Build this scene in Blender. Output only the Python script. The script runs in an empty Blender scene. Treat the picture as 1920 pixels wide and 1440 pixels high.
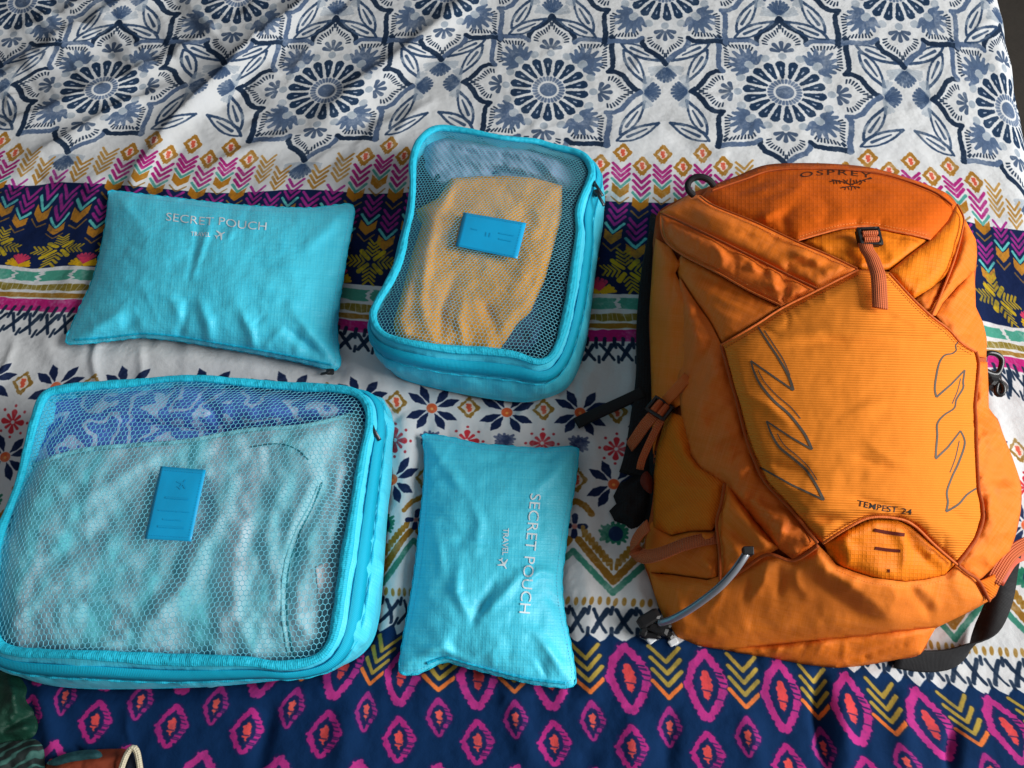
import bpy, bmesh, math, random, sys
import numpy as np
from mathutils import Vector
from mathutils.geometry import delaunay_2d_cdt

# ---------------------------------------------------------------- camera, light, exposure
scene = bpy.context.scene
COL = scene.collection
FPX, PITCH, CAMH = 1332.0, math.radians(59.5), 0.646      # focal length in photo pixels, tilt down, height over the bed
cam_d = bpy.data.cameras.new('camera'); cam = bpy.data.objects.new('camera', cam_d); COL.objects.link(cam)
cam.location = (0, 0, CAMH); cam.rotation_euler = (math.pi / 2 - PITCH, 0, 0)
cam_d.sensor_width = 36.0; cam_d.lens = 36.0 * FPX / 1920.0; cam_d.clip_start = 0.01; cam_d.clip_end = 60
scene.camera = cam

world = bpy.data.worlds.new('World'); scene.world = world; world.use_nodes = True
bg = world.node_tree.nodes['Background']; bg.inputs['Color'].default_value = (0.96, 0.97, 1.0, 1); bg.inputs['Strength'].default_value = 0.19

def area(name, loc, aim, sx, sy, watts, col):
    d = bpy.data.lights.new(name, 'AREA'); d.shape = 'RECTANGLE'; d.size = sx; d.size_y = sy; d.energy = watts; d.color = col
    o = bpy.data.objects.new(name, d); COL.objects.link(o); o.location = loc
    o.rotation_euler = (Vector(aim) - Vector(loc)).to_track_quat('-Z', 'Y').to_euler()
    return o
area('window_light', (2.35, -0.10, 1.38), (0.0, 0.55, 0.0), 1.6, 1.6, 119.0, (1.0, 0.985, 0.96))

scene.view_settings.view_transform = 'Standard'; scene.view_settings.look = 'None'
scene.view_settings.exposure = 0.0; scene.view_settings.gamma = 1.0
scene.cycles.use_denoising = True
scene.cycles.max_bounces = 6

# ---------------------------------------------------------------- photo pixel <-> place
SP, CP = math.sin(PITCH), math.cos(PITCH)
def unproj(px, py, z):
    """the point at height z that the photo shows at pixel (px, py)"""
    px = np.asarray(px, float); py = np.asarray(py, float); z = np.asarray(z, float)
    a = (px - 960) / FPX; b = (py - 720) / FPX
    dy = CP - b * SP; dz = -SP - b * CP
    t = (z - CAMH) / dz
    return np.stack([a * t, dy * t, z + 0 * t], -1)
def proj(P):
    x, y, z = P[..., 0], P[..., 1], P[..., 2] - CAMH
    d = y * CP - z * SP; u = y * SP + z * CP
    return np.stack([960 + FPX * x / d, 720 - FPX * u / d], -1)
def pdrop(px, py, z0, z1):
    """pixel of the point z1 straight below/above the point seen at (px,py) at z0"""
    P = unproj(px, py, z0); P[..., 2] = z1
    return proj(P)
# ---------------------------------------------------------------- printed pattern
# The cloth's print, drawn stroke by stroke in numpy (units: 400 = one repeat of the mandala).
PS = 1.5                       # texels per unit
PU0, PU1, PV0, PV1 = -1.0, 5.0, -640.0, 1215.0
PW, PH = int((PU1 - PU0) * 400 * PS), int((PV1 - PV0) * PS)

_NT = {}
def vnoise(x, y, seed=0):
    """smooth value noise, vectorised"""
    T = _NT.get(seed)
    if T is None: T = _NT[seed] = np.random.RandomState(seed).rand(128, 128).astype(np.float32)
    xi = np.floor(x).astype(int); yi = np.floor(y).astype(int)
    fx = x - xi; fy = y - yi
    fx = fx * fx * (3 - 2 * fx); fy = fy * fy * (3 - 2 * fy)
    a = T[yi % 128, xi % 128]; b = T[yi % 128, (xi + 1) % 128]
    c = T[(yi + 1) % 128, xi % 128]; d = T[(yi + 1) % 128, (xi + 1) % 128]
    return (a * (1 - fx) + b * fx) * (1 - fy) + (c * (1 - fx) + d * fx) * fy - 0.5

def fbm(x, y, seed=0, oct=4, gain=0.5):
    s = 0; a = 1.0
    for k in range(oct):
        s = s + a * vnoise(x * 2 ** k + 17.3 * k, y * 2 ** k + 5.1 * k, seed + k); a *= gain
    return s

class Ink:
    """RGBA drawing surface in local units, origin at (ox, oy)"""
    def __init__(s, x0, y0, x1, y1, sc=PS):
        s.sc = sc; s.x0 = x0; s.y0 = y0
        s.w = int((x1 - x0) * sc) + 1; s.h = int((y1 - y0) * sc) + 1
        s.rgb = np.zeros((s.h, s.w, 3), np.float32); s.a = np.zeros((s.h, s.w), np.float32)
    def _win(s, xa, ya, xb, yb):
        i0 = max(0, int((xa - s.x0) * s.sc) - 2); i1 = min(s.w, int((xb - s.x0) * s.sc) + 3)
        j0 = max(0, int((ya - s.y0) * s.sc) - 2); j1 = min(s.h, int((yb - s.y0) * s.sc) + 3)
        if i1 <= i0 or j1 <= j0: return None
        X = (np.arange(i0, i1) + .5) / s.sc + s.x0; Y = (np.arange(j0, j1) + .5) / s.sc + s.y0
        X, Y = np.meshgrid(X, Y)
        return (slice(j0, j1), slice(i0, i1)), X, Y
    def _put(s, sl, cov, col, al=1.0):
        cov = np.clip(cov, 0, 1) * al
        a = s.a[sl]; na = cov + a * (1 - cov)
        k = np.where(na > 1e-5, cov / np.maximum(na, 1e-5), 0)[..., None]
        s.rgb[sl] = s.rgb[sl] * (1 - k) + np.array(col, np.float32) * k
        s.a[sl] = na
    def stroke(s, pts, w0, col, w1=None, al=1.0, rough=0.0):
        """polyline of capsules, width tapering from w0 to w1"""
        pts = np.asarray(pts, float)
        if w1 is None: w1 = w0
        m = max(w0, w1) * .5 + rough + 1
        r = s._win(pts[:, 0].min() - m, pts[:, 1].min() - m, pts[:, 0].max() + m, pts[:, 1].max() + m)
        if r is None: return
        sl, X, Y = r; n = len(pts) - 1
        best = np.full(X.shape, -1e9)
        for k in range(n):
            ax, ay = pts[k]; bx, by = pts[k + 1]
            dx, dy = bx - ax, by - ay; L = dx * dx + dy * dy + 1e-9
            t = np.clip(((X - ax) * dx + (Y - ay) * dy) / L, 0, 1)
            d = np.hypot(X - ax - t * dx, Y - ay - t * dy)
            w = (w0 + (w1 - w0) * (k + t) / n) * .5
            best = np.maximum(best, w - d)
        if rough: best = best + rough * 2 * fbm(X / 3.2 + 31 * pts[0, 0], Y / 3.2, 5, 2)
        s._put(sl, best * s.sc + .5, col, al)
    def poly(s, pts, col, al=1.0, rough=0.0):
        pts = np.asarray(pts, float)
        r = s._win(pts[:, 0].min() - rough, pts[:, 1].min() - rough, pts[:, 0].max() + rough, pts[:, 1].max() + rough)
        if r is None: return
        sl, X, Y = r; cov = 0
        if rough:
            X = X + rough * 2 * fbm(X / 3.0, Y / 3.0 + 9, 6, 2); Y = Y + rough * 2 * fbm(X / 3.0 + 40, Y / 3.0, 7, 2)
        for ox, oy in ((-.25, -.25), (.25, -.25), (-.25, .25), (.25, .25)):
            x = X + ox / s.sc; y = Y + oy / s.sc; ins = np.zeros(X.shape, bool)
            for (ax, ay), (bx, by) in zip(pts, np.roll(pts, -1, 0)):
                if ay == by: continue
                ins ^= ((ay > y) != (by > y)) & (x < (bx - ax) * (y - ay) / (by - ay) + ax)
            cov = cov + ins * .25
        s._put(sl, cov.astype(np.float32), col, al)
    def ell(s, cx, cy, rx, ry, col, ang=0.0, al=1.0):
        m = max(rx, ry)
        r = s._win(cx - m, cy - m, cx + m, cy + m)
        if r is None: return
        sl, X, Y = r; c, n = math.cos(ang), math.sin(ang)
        x = ((X - cx) * c + (Y - cy) * n) / rx; y = (-(X - cx) * n + (Y - cy) * c) / ry
        s._put(sl, (1 - np.hypot(x, y)) * min(rx, ry) * s.sc + .5, col, al)
    def stamp(s, o, x, y, al=1.0):
        i = int(round((x + o.x0 - s.x0) * s.sc)); j = int(round((y + o.y0 - s.y0) * s.sc))
        i0, j0 = max(i, 0), max(j, 0); i1, j1 = min(i + o.w, s.w), min(j + o.h, s.h)
        if i1 <= i0 or j1 <= j0: return
        sl = (slice(j0, j1), slice(i0, i1)); so = (slice(j0 - j, j1 - j), slice(i0 - i, i1 - i))
        cov = o.a[so] * al; a = s.a[sl]; na = cov + a * (1 - cov)
        k = np.where(na > 1e-5, cov / np.maximum(na, 1e-5), 0)[..., None]
        s.rgb[sl] = s.rgb[sl] * (1 - k) + o.rgb[so] * k; s.a[sl] = na

def hx(r, g, b): return (r / 255., g / 255., b / 255.)
NAVY, SLATE, MIST, WHITE = hx(22, 40, 64), hx(78, 98, 128), hx(148, 161, 174), hx(209, 212, 214)
BAND = hx(17, 33, 72); BAND2 = hx(12, 44, 84); OCHRE = hx(172, 124, 42); GOLD = hx(178, 152, 62); MAGENTA = hx(160, 28, 110)
PINK = hx(184, 52, 132); TEAL = hx(70, 150, 140); AQUA = hx(96, 196, 190); RED = hx(196, 40, 58)
CORAL = hx(222, 74, 76); ORANGE = hx(226, 120, 56); GREEN = hx(32, 112, 88); YELLOW = hx(196, 170, 36)

def vpix(py): return 1806.0 * math.log((py + 1519.0) / 1689.0)     # row of the photo -> v on the cloth
def upix(py): return 1571.0 / (py + 1519.0)                        # units per photo pixel across

def draw_mandala():
    k = Ink(-215, -215, 215, 215)
    lobe = [(41, -100), (41, -112), (33, -125), (17, -135), (6, -145), (0, -155)]
    diag = [(41, -100), (50, -107), (70, -107), (90, -105), (108, -107)]
    octs = []
    for sx in (1, -1):
        for sy in (1, -1):
            for sw in (0, 1):
                f = lambda p: ((p[1] * -1 if sw else p[0]) * sx, (p[0] * -1 if sw else p[1]) * sy)
                octs.append((sx, sy, sw, [f(p) for p in lobe], [f(p) for p in diag]))
    # dashes just inside the outline
    for sx, sy, sw, lo, di in octs:
        for pts, n in ((lo, 9), (di, 9)):
            P = np.array(pts); L = np.r_[0, np.cumsum(np.hypot(*np.diff(P, axis=0).T))]
            for q in range(n):
                t = L[-1] * (q + .5) / n
                x = np.interp(t, L, P[:, 0]); y = np.interp(t, L, P[:, 1])
                if pts is lo: cx, cy = (np.array([0, -95.]) if not sw else np.array([95., 0])) * (sx if sw else 1, sy if not sw else 1)
                else: cx, cy = 62 * sx, -62 * sy
                d = np.array([cx - x, cy - y]); d /= np.hypot(*d) + 1e-6
                k.stroke([(x + d[0] * 11, y + d[1] * 11), (x + d[0] * 18, y + d[1] * 18)], 3.4, NAVY, 2.4, .95)
    for sx, sy, sw, lo, di in octs:
        light = (sx * sy > 0) == (sw == 0)
        for pts, c in ((lo, NAVY if not (sx > 0 and sy < 0) else SLATE), (di, NAVY if (sx > 0 or sy < 0) and not light else SLATE)):
            k.stroke(pts, 8.4, c, 9.8, .97, .7)
    # heart of the flower
    k.ell(0, 0, 15, 14, SLATE, 0, .95)
    for q in range(26):
        a = 2 * math.pi * q / 26
        k.stroke([(20.5 * math.cos(a), 20 * math.sin(a)), (26 * math.cos(a), 25.5 * math.sin(a))], 4.2, SLATE, 5.2, .9)
    for q in range(18):
        a = 2 * math.pi * (q + .3) / 18; c, n = math.cos(a), math.sin(a)
        k.stroke([(33 * c, 32 * n), (48 * c, 46 * n), (60 * c, 58 * n)], 6.0, hx(26, 48, 76), 16.0, .97, .7)
        k.stroke([(50 * c, 48 * n), (55 * c, 53 * n)], 2.0, hx(190, 200, 216), 2.6, .75)
    # small flowers on the axes, lobed leaves on the diagonals, grey dots
    for q in range(4):
        a = math.pi / 2 * q - math.pi / 2; c, n = math.cos(a), math.sin(a)
        k.ell(76 * c, 76 * n, 7, 7, MIST, 0, .9)
        for b in (-1.25, -.65, 0, .65, 1.25):
            L = 15 if abs(b) < 1 else 12
            k.stroke([(84 * c + 5 * math.cos(a + b), 84 * n + 5 * math.sin(a + b)), (84 * c + (5 + L) * math.cos(a + b), 84 * n + (5 + L) * math.sin(a + b))], 4, hx(62, 80, 106), 8.5, .93)
        a += math.pi / 4; c, n = math.cos(a), math.sin(a)
        k.ell(78 * c, 78 * n, 8.5, 8.5, MIST, 0, .85)
        for b in np.linspace(-1.9, 1.9, 9):
            L = 27 - 7 * abs(b) / 1.9
            k.stroke([(80 * c + 13.5 * math.cos(a + b), 80 * n + 13.5 * math.sin(a + b)), (80 * c + (13 + L * .8) * math.cos(a + b * .86), 80 * n + (13 + L * .8) * math.sin(a + b * .86))], 12.5, SLATE, 6.0, .96, .5)
        for b in (-.4, .4):
            k.ell(76 * math.cos(a + b), 76 * math.sin(a + b), 7, 8, MIST, a, .75)
    # leaves that spring from the corner points, fans at the four tips
    for sx in (1, -1):
        for sy in (1, -1):
            for (x0, y0), (x1, y1) in (((122, -97), (190, -60)), ((126, -84), (163, -18))):
                d = np.array([x1 - x0, y1 - y0], float); L = np.hypot(*d); d /= L; m = np.array([-d[1], d[0]])
                t = np.linspace(0, 1, 9); wid = 10.5 * np.sin(np.pi * t ** .85)
                up = [(x0 + d[0] * L * q + m[0] * w, y0 + d[1] * L * q + m[1] * w) for q, w in zip(t, wid)]
                dn = [(x0 + d[0] * L * q - m[0] * w, y0 + d[1] * L * q - m[1] * w) for q, w in zip(t, wid)]
                S = lambda P: [(p[0] * sx, p[1] * sy) for p in P]
                c = hx(42, 64, 94)
                k.stroke(S(up), 4.6, c, 5.4, .95, .5); k.stroke(S(dn), 3.4, c, 4.6, .95, .5)
                mid = [(x0 + d[0] * L * q, y0 + d[1] * L * q) for q in (.25, .45, .7)]
                k.stroke(S(mid), 6.0, c, 3.0, .9)
            k.stroke([(128 * sx, -62 * sy), (134 * sx, -52 * sy)], 6, MIST, 3, .6)
    for a, r in ((0, 158), (math.pi, 158), (math.pi / 2, 158), (-math.pi / 2, 158)):
        cx, cy = r * math.cos(a), r * math.sin(a)
        for b in np.linspace(-.72, .72, 8):
            L = 37 - 9 * abs(b) - (5 if int(b * 10) % 2 else 0)
            k.stroke([(cx + 6 * math.cos(a + b), cy + 6 * math.sin(a + b)), (cx + L * math.cos(a + b), cy + L * math.sin(a + b))], 5, hx(56, 78, 110), 5.2, .9, .5)
        for sg in (-1, 1):
            for b in np.linspace(1.0, 1.42, 3):
                k.stroke([(cx + 5 * math.cos(a + b * sg), cy + 5 * math.sin(a + b * sg)), (cx + 30 * math.cos(a + b * sg), cy + 30 * math.sin(a + b * sg))], 3, MIST, 6.5, .6, .8)
    return k

def draw_diamond(w, h, ring, fill, core, thick, dark=None, rag=1.2):
    """ikat diamond: ragged ring, pale ground, core"""
    k = Ink(-w - 8, -h - 8, w + 8, h + 8)
    b = .5 if dark is None else .66
    P = [(0, -h), (w * b, -h * .52), (w, 0), (w * b * .94, h * .5), (w * .12, h), (-w * .1, h), (-w * b, h * .52), (-w, 0), (-w * b, -h * .5), (0, -h)]
    if dark: k.stroke(P, thick + 4, dark, None, .9, rag)
    k.stroke(P, thick, ring, None, .98, rag)
    if fill: k.poly([(x * .62, y * .66) for x, y in P[:-1]], fill, .95, 1.0)
    if dark: k.poly([(x * .56, y * .6) for x, y in P[:-1]], dark, .55, 1.0)
    k.poly([(-w * .1, -h * .42), (w * .12, -h * .42), (w * .24, -h * .2), (w * .34, h * .05), (w * .16, h * .34), (0, h * .5), (-w * .18, h * .28), (-w * .32, 0), (-w * .24, -h * .25)], core, .96, 1.2)
    if dark:
        rs = np.random.RandomState(int(w * 7))
        for q in range(9):
            y = h * rs.uniform(-.6, .75); x = w * (1 - abs(y) / h) * .82
            k.stroke([(x - thick * .8, y - 1), (x + thick * .8, y + 1)], 1.5, dark, None, .8)
        k.stroke([(-w * .22, h * .17), (w * .24, h * .2)], 1.6, dark, None, .8)
    return k

def chevron(k, x, tip, w, h, t, col, al=.96):
    k.stroke([(x - w, tip - h), (x, tip), (x + w, tip - h * .96)], t, col, None, al, .35)

def build_print():
    C = Ink(PU0 * 400, PV0, PU1 * 400, PV1)
    X, Y = np.meshgrid((np.arange(C.w) + .5) / PS + C.x0, (np.arange(C.h) + .5) / PS + C.y0)
    U = lambda u: u * 400.0
    k0, k1 = -2, 5
    # navy band behind the columns, and the lower navy field
    v_top, v_end, v_jag = vpix(380), vpix(551), vpix(1192)
    x1 = X[0]
    rows = lambda a, b: (slice(max(0, int((a - PV0) * PS)), min(C.h, int((b - PV0) * PS))), slice(None))
    edge = (1.2 * fbm(x1 / 14, x1 * 0, 40, 2))[None]
    sl = rows(v_top - 6, v_end + 6); Ys = Y[sl]
    C._put(sl, np.minimum((Ys - v_top + edge) * PS + .5, (v_end - Ys + edge * 1.6) * PS + .5), BAND, .99)
    wx = (x1 / 400 * 16) % 1.0
    jag = (v_jag + 11 * (1 - np.abs(wx - .5) * 2) ** .9 - 3 + 3 * fbm(x1 / 9, x1 * 0 + 1, 41, 2))[None]
    sl = rows(v_jag - 20, PV1 + 9)
    C._put(sl, (Y[sl] - jag) * PS + .5, BAND2, .99)
    # mandalas
    m = draw_mandala()
    for r in (0, -1, -2, -3):
        for k in range(k0, k1 + 1):
            u = k + (.5 if r % 2 else 0)
            C.stamp(m, U(u), r * 208.0)
    # the lower tip fans of row 0 land inside row 1: keep the mandala field above the columns only
    # columns of diamonds and chevrons
    dia = draw_diamond(12.2, 15.5, hx(160, 112, 40), hx(236, 206, 186), hx(206, 84, 62), 6.2)
    wv = 16.6 * .5 * 1571 / (1519 + 340) * 2.05
    def heart(x, tip, w, h, col):
        C.poly([(x - w, tip - h - 12), (x, tip - h - 1), (x + w, tip - h - 12), (x + w, tip - h + 3), (x, tip), (x - w, tip - h + 3)], col, .98, .5)
        chevron(C, x, tip + 10.5, w, h * .85, 2.6, hx(150, 110, 50), .9)
    for k in range(k0, k1 + 1):
        for j in range(12):
            x = U(k + j / 12.0); hi = j in (4, 6, 8)
            if 3 <= j <= 9:
                d = 0 if hi else 25
                C.stamp(dia, x, vpix(286 + d))
                ys = [323 + d * .8, 332.5 + d * .9, 342 + d]
                for y in ys: chevron(C, x, vpix(y), wv * .92, 15, 5.0, MAGENTA)
                chevron(C, x, vpix(353 + d), wv * .95, 15.5, 4.4, TEAL)
                heart(x, vpix(372 + d), wv * .92, 14, hx(168, 112, 30))
                y2 = 398 + d * 1.1
            elif j in (2, 10):
                for y in (321, 331, 341, 351, 361): chevron(C, x, vpix(y), wv * .9, 15, 4.0, hx(176, 132, 62))
                y2 = 384
            elif j in (1, 11):
                for y in (346, 357, 367, 377): chevron(C, x, vpix(y), wv * .9, 15, 4.2, hx(168, 122, 50))
                y2 = 400
            else:
                y2 = 374
            for q in range(3): chevron(C, x, vpix(y2 + 12 * q), wv * .9, 15, 4.4, hx(158, 44, 132))
            chevron(C, x, vpix(y2 + 38), wv * .95, 16, 4.4, AQUA)
            heart(x, vpix(y2 + 60), wv * .92, 15, hx(186, 128, 44))
    # snowflakes and lotus flowers in the navy band
    sn = Ink(-44, -44, 44, 44)
    for q in range(4):
        a = math.pi / 2 * q; c, n = math.cos(a), math.sin(a)
        R = lambda x, y: (x * c - y * n, x * n + y * c)
        for r in (14, 20.5, 27, 33.5):
            w = 10 - (r - 14) * .1
            sn.stroke([R(r + 4.5, -w), R(r - 3.5, 0), R(r + 4.5, w)], 3.2, hx(176, 152, 40), 3.2, .97, .3)
        b = a + math.pi / 4
        sn.stroke([(7 * math.cos(b), 7 * math.sin(b)), (24 * math.cos(b), 24 * math.sin(b))], 6.5, YELLOW, 7.5, .97, .4)
    lo = Ink(-36, -30, 36, 30)
    for a in np.linspace(-.85, .85, 6):
        lo.stroke([(2 * math.sin(a), 4), (19 * math.sin(a), -15 * math.cos(a))], 5, hx(210, 60, 96), 5, .95, .6)
    for sg in (-1, 1):
        for a in (.85, 1.15, 1.45):
            lo.stroke([(3 * sg, 8), (22 * sg * math.sin(a), 8 - 16 * math.cos(a))], 6, hx(214, 168, 30), 5.5, .97, .6)
    for q in list(range(-5, 14)) + [14.54, 16, 17, 18, 19]: C.stamp(sn, U(q * .25 + .125), vpix(507))
    for q in list(range(-5, 15)) + [15.5, 17, 18, 19, 20]: C.stamp(lo, U(q * .25), vpix(539))
    # stripes
    def band(pa, pb, col, rough=2.0, seed=1, al=.98, gaps=None):
        a, b = vpix(pa), vpix(pb)
        e1 = (rough * fbm(x1 / 16, x1 * 0 + 2, seed, 3))[None]; e2 = (rough * fbm(x1 / 16, x1 * 0 + 7, seed + 3, 3))[None]
        sl = rows(a - 5, b + 5); Ys = Y[sl]
        cov = np.minimum(Ys - a + e1, b - Ys + e2) * PS + .5
        if gaps is not None: cov = np.minimum(cov, gaps(X[sl], Ys))
        C._put(sl, cov, col, al)
    def g1(x, y):
        g = ((x + 12 * fbm(y / 4, x / 60, 9, 2)) / 46.0) % 1.0; return (np.minimum(g, 1 - g) * 46 - 3) * PS
    def g2(x, y):
        g = ((x + 6 * fbm(x / 20, y / 20, 12, 2)) / 8.6) % 1.0; return (np.minimum(g, 1 - g) * 8.6 - .9) * PS + 1.4
    band(559, 580, hx(66, 150, 130), 2.4, 51, .96, g1)
    band(588, 601, hx(128, 112, 40), 2.6, 54, .96, g2)
    band(606, 615, hx(150, 110, 40), 1.6, 57)
    band(618, 640, hx(178, 30, 112), 2.0, 60)
    rs = np.random.RandomState(3)
    for q in range(int((PU1 - PU0) * 30)):
        x = C.x0 + q * 400 / 30.0 + rs.uniform(-1.5, 1.5); y = vpix(640)
        C.stroke([(x + 1.5, y - 5), (x - 1.0, y + 5)], 5.5, NAVY, 5.0, .95, .4)
    def xrow(pc, hh, n, mark):
        v = vpix(pc); st = 400.0 / n
        for q in range(int((PU1 - PU0) * n)):
            x = C.x0 + (q + .5) * st + rs.uniform(-1, 1); w = st * .29; lw = rs.uniform(4.0, 6.0)
            C.stroke([(x - w, v - hh), (x + w, v + hh)], lw, NAVY, lw * .8, .96, .4)
            C.stroke([(x + w + 1, v - hh + 1), (x - w, v + hh)], rs.uniform(4.5, 7.5), NAVY, 5, .96, .4)
            C.stroke([(x + st / 2 + 1, v - hh - 3), (x + st / 2, v - hh + 5)], 4.2, NAVY, 4.6, .92)
            C.stroke([(x + st / 2 + 1, v + hh - 5), (x + st / 2, v + hh + 4)], 4.2, NAVY, 4.4, .92)
    xrow(660, 12.0, 15, 0)
    # star flowers
    star = Ink(-62, -62, 62, 62)
    for a in (22, 55, 118, 150, 207, 238, 300, 333):
        b = math.radians(a); L = 40 if a in (22, 150, 207, 333) else 38
        c, n = math.cos(b), math.sin(b); m = (-n, c)
        wd = 6.0
        star.poly([(8 * c, -8 * n), (24 * c + m[0] * wd, -24 * n - m[1] * wd), (30 * c + m[0] * wd * .8, -30 * n - m[1] * wd * .8), (L * c, -L * n), (28 * c - m[0] * wd, -28 * n + m[1] * wd), (18 * c - m[0] * wd * .8, -18 * n + m[1] * wd * .8)], hx(20, 34, 70), .98, .4)
    star.ell(0, 0, 7.5, 7.5, hx(214, 92, 50), 0, .98); star.ell(0, 1, 2, 2, hx(240, 170, 90), 0, .9)
    dm2 = draw_diamond(12.5, 15, hx(140, 106, 44), hx(226, 200, 176), hx(204, 80, 58), 4.2)
    redf = Ink(-42, -42, 42, 42)
    for q in range(8):
        a = math.pi / 4 * q; c, n = math.cos(a), math.sin(a); L = 13 if q % 2 == 0 else 12
        redf.stroke([(4 * c, 4 * n), (L * c, L * n)], 3, hx(192, 44, 56), 8.5 if q % 2 == 0 else 4.5, .96)
        redf.ell((L + 9) * c, (L + 9) * n, 2, 2, hx(176, 44, 56), 0, .95)
    blot = Ink(-30, -30, 30, 30)
    for q in range(13):
        a = 2 * math.pi * q / 13 + .2; L = 10 + 6 * ((q * 37) % 10) / 10
        blot.stroke([(0, 0), (L * math.cos(a), L * .9 * math.sin(a))], 12, hx(52, 66, 104), 4, .8, .8)
    gblob = Ink(-32, -30, 32, 30)
    for q in range(15):
        a = 2 * math.pi * q / 15; L = 14 + 5 * ((q * 53) % 10) / 10
        gblob.stroke([(0, 0), (L * 1.1 * math.cos(a), L * .85 * math.sin(a))], 15, GREEN, 4, .97, .8)
    gblob.ell(2, 1, 9, 10, hx(24, 40, 84), 0, .9)  # navy middle is shadow drawn into the blob's colour
    petal4 = Ink(-30, -30, 30, 30)
    for q in range(4):
        a = math.pi / 2 * q; c, n = math.cos(a), math.sin(a)
        petal4.stroke([(6.5 * c, 6.5 * n), (12.5 * c, 12.5 * n)], 7, hx(20, 34, 72), 8.5, .98, .4)
    petal4.ell(0, 0, 3.6, 3.6, hx(190, 120, 110), 0, .9)
    for k in range(k0, k1 + 1):
        for q in range(4):
            x = U(k + q / 4.0) + 50; x2 = x + 50
            C.stamp(star, x, vpix(774)); C.stamp(dm2, x2, vpix(769))
            C.stamp(redf, x2, vpix(838)); C.stamp(blot, x, vpix(834))
            C.stamp(star, x2, vpix(908)); C.stamp(dm2, x, vpix(903))
            C.stroke([(x - 21, vpix(966)), (x - 12, vpix(949)), (x, vpix(942)), (x + 12, vpix(949)), (x + 22, vpix(965))], 7.5, hx(146, 102, 34), 8, .97, .7)
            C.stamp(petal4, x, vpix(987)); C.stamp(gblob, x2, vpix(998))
            C.stroke([(x + 6, vpix(1012)), (x2, vpix(1090)), (x + 94, vpix(1012))], 9.5, hx(138, 96, 30), None, .97, .6)
            for i in range(9):
                t = (i + 1) / 10.
                for sg in (1, -1):
                    bx = x2 - sg * 44 * (1 - t); by = vpix(1012) + (vpix(1090) - vpix(1012)) * t - 13
                    C.stroke([(bx, by - 10), (bx + sg * 1.5, by + 2)], 5.2, hx(146, 106, 34), 4.2, .95, .5)
            C.stroke([(x, vpix(1033)), (x2, vpix(1112))], 7.5, hx(54, 128, 108), 7.5, .96, .5)
            C.stroke([(x2, vpix(1112)), (x + 100, vpix(1033))], 7.5, hx(54, 128, 108), 7.5, .96, .5)
    for q in range(int((PU1 - PU0) * 44)):
        x = C.x0 + (q + .5) * 400 / 44. + rs.uniform(-1, 1)
        C.ell(x, vpix(1128) + rs.uniform(-.8, .8), 2.6, 5.4, hx(158, 120, 50), rs.uniform(-.1, .2), .95)
    xrow(1164, 14.0, 16, 1)
    # white lozenges that break the navy edge are left by the jagged line; magenta diamonds below
    big = draw_diamond(19.5, 39, PINK, None, CORAL, 8.6, hx(36, 36, 84), 1.4)
    mid = draw_diamond(14.5, 26, hx(176, 44, 124), None, hx(232, 82, 80), 6.2, hx(36, 36, 84), 1.3)
    sml = draw_diamond(10.8, 22.5, hx(160, 46, 122), None, hx(230, 92, 84), 4.6, hx(36, 36, 84), 1.1)
    for k in range(k0, k1 + 1):
        for q in range(5):
            x = U(k + q / 5.0) + 30; x2 = x + 40
            C.stamp(big, x, vpix(1270)); C.stamp(sml, x2, vpix(1356)); C.stamp(mid, x, vpix(1403))
            for i in range(4):
                vv = vpix(1236) + 14.0 * i
                col = hx(176, 150, 66) if i < 3 else hx(230, 120, 58)
                C.stroke([(x2 - 15 - (i == 3), vv - 18), (x2, vv), (x2 + 15 + (i == 3), vv - 18)], 7.6, hx(40, 44, 62), None, .55, .3)
                C.stroke([(x2 - 15 - (i == 3), vv - 18), (x2, vv), (x2 + 15 + (i == 3), vv - 18)], 4.6, col, None, .97, .3)
            C.stamp(big, x2, vpix(1518)); C.stamp(sml, x, vpix(1606)); C.stamp(mid, x2, vpix(1668)); C.stamp(big, x, vpix(1770))
    # brush-like density of the ink, then over the undyed cotton
    n = 700; ty, tx = np.mgrid[0:n, 0:n] / PS
    tile = np.clip(1.0 + .5 * fbm(tx / 22, ty / 17, 70, 4), .76, 1.1) * np.clip(1 + .35 * fbm(tx / 3.0, ty / 3.0, 80, 2), .8, 1.1)
    wash = np.tile(tile, (C.h // n + 1, C.w // n + 1))[:C.h, :C.w]
    lum = C.rgb.sum(-1)
    wash = np.where(Y > v_jag, 1 - (1 - wash) * .45, wash)
    wash = np.where(lum < .62, 1 - (1 - wash) * .35, wash)          # dark navy prints dense
    a = np.clip(C.a * np.clip(wash, 0, 1.0), 0, 1)[..., None].astype(np.float32)
    ground = np.where(((Y > v_top) & (Y < v_end))[..., None], np.array(BAND, np.float32), np.where((Y > jag)[..., None], np.array(BAND2, np.float32), np.array(WHITE, np.float32)))
    return np.clip(ground * (1 - a) + C.rgb * a, 0, 1).astype(np.float32)
# ---------------------------------------------------------------- mesh helpers
def smooth01(t): t = np.clip(t, 0, 1); return t * t * (3 - 2 * t)

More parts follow.
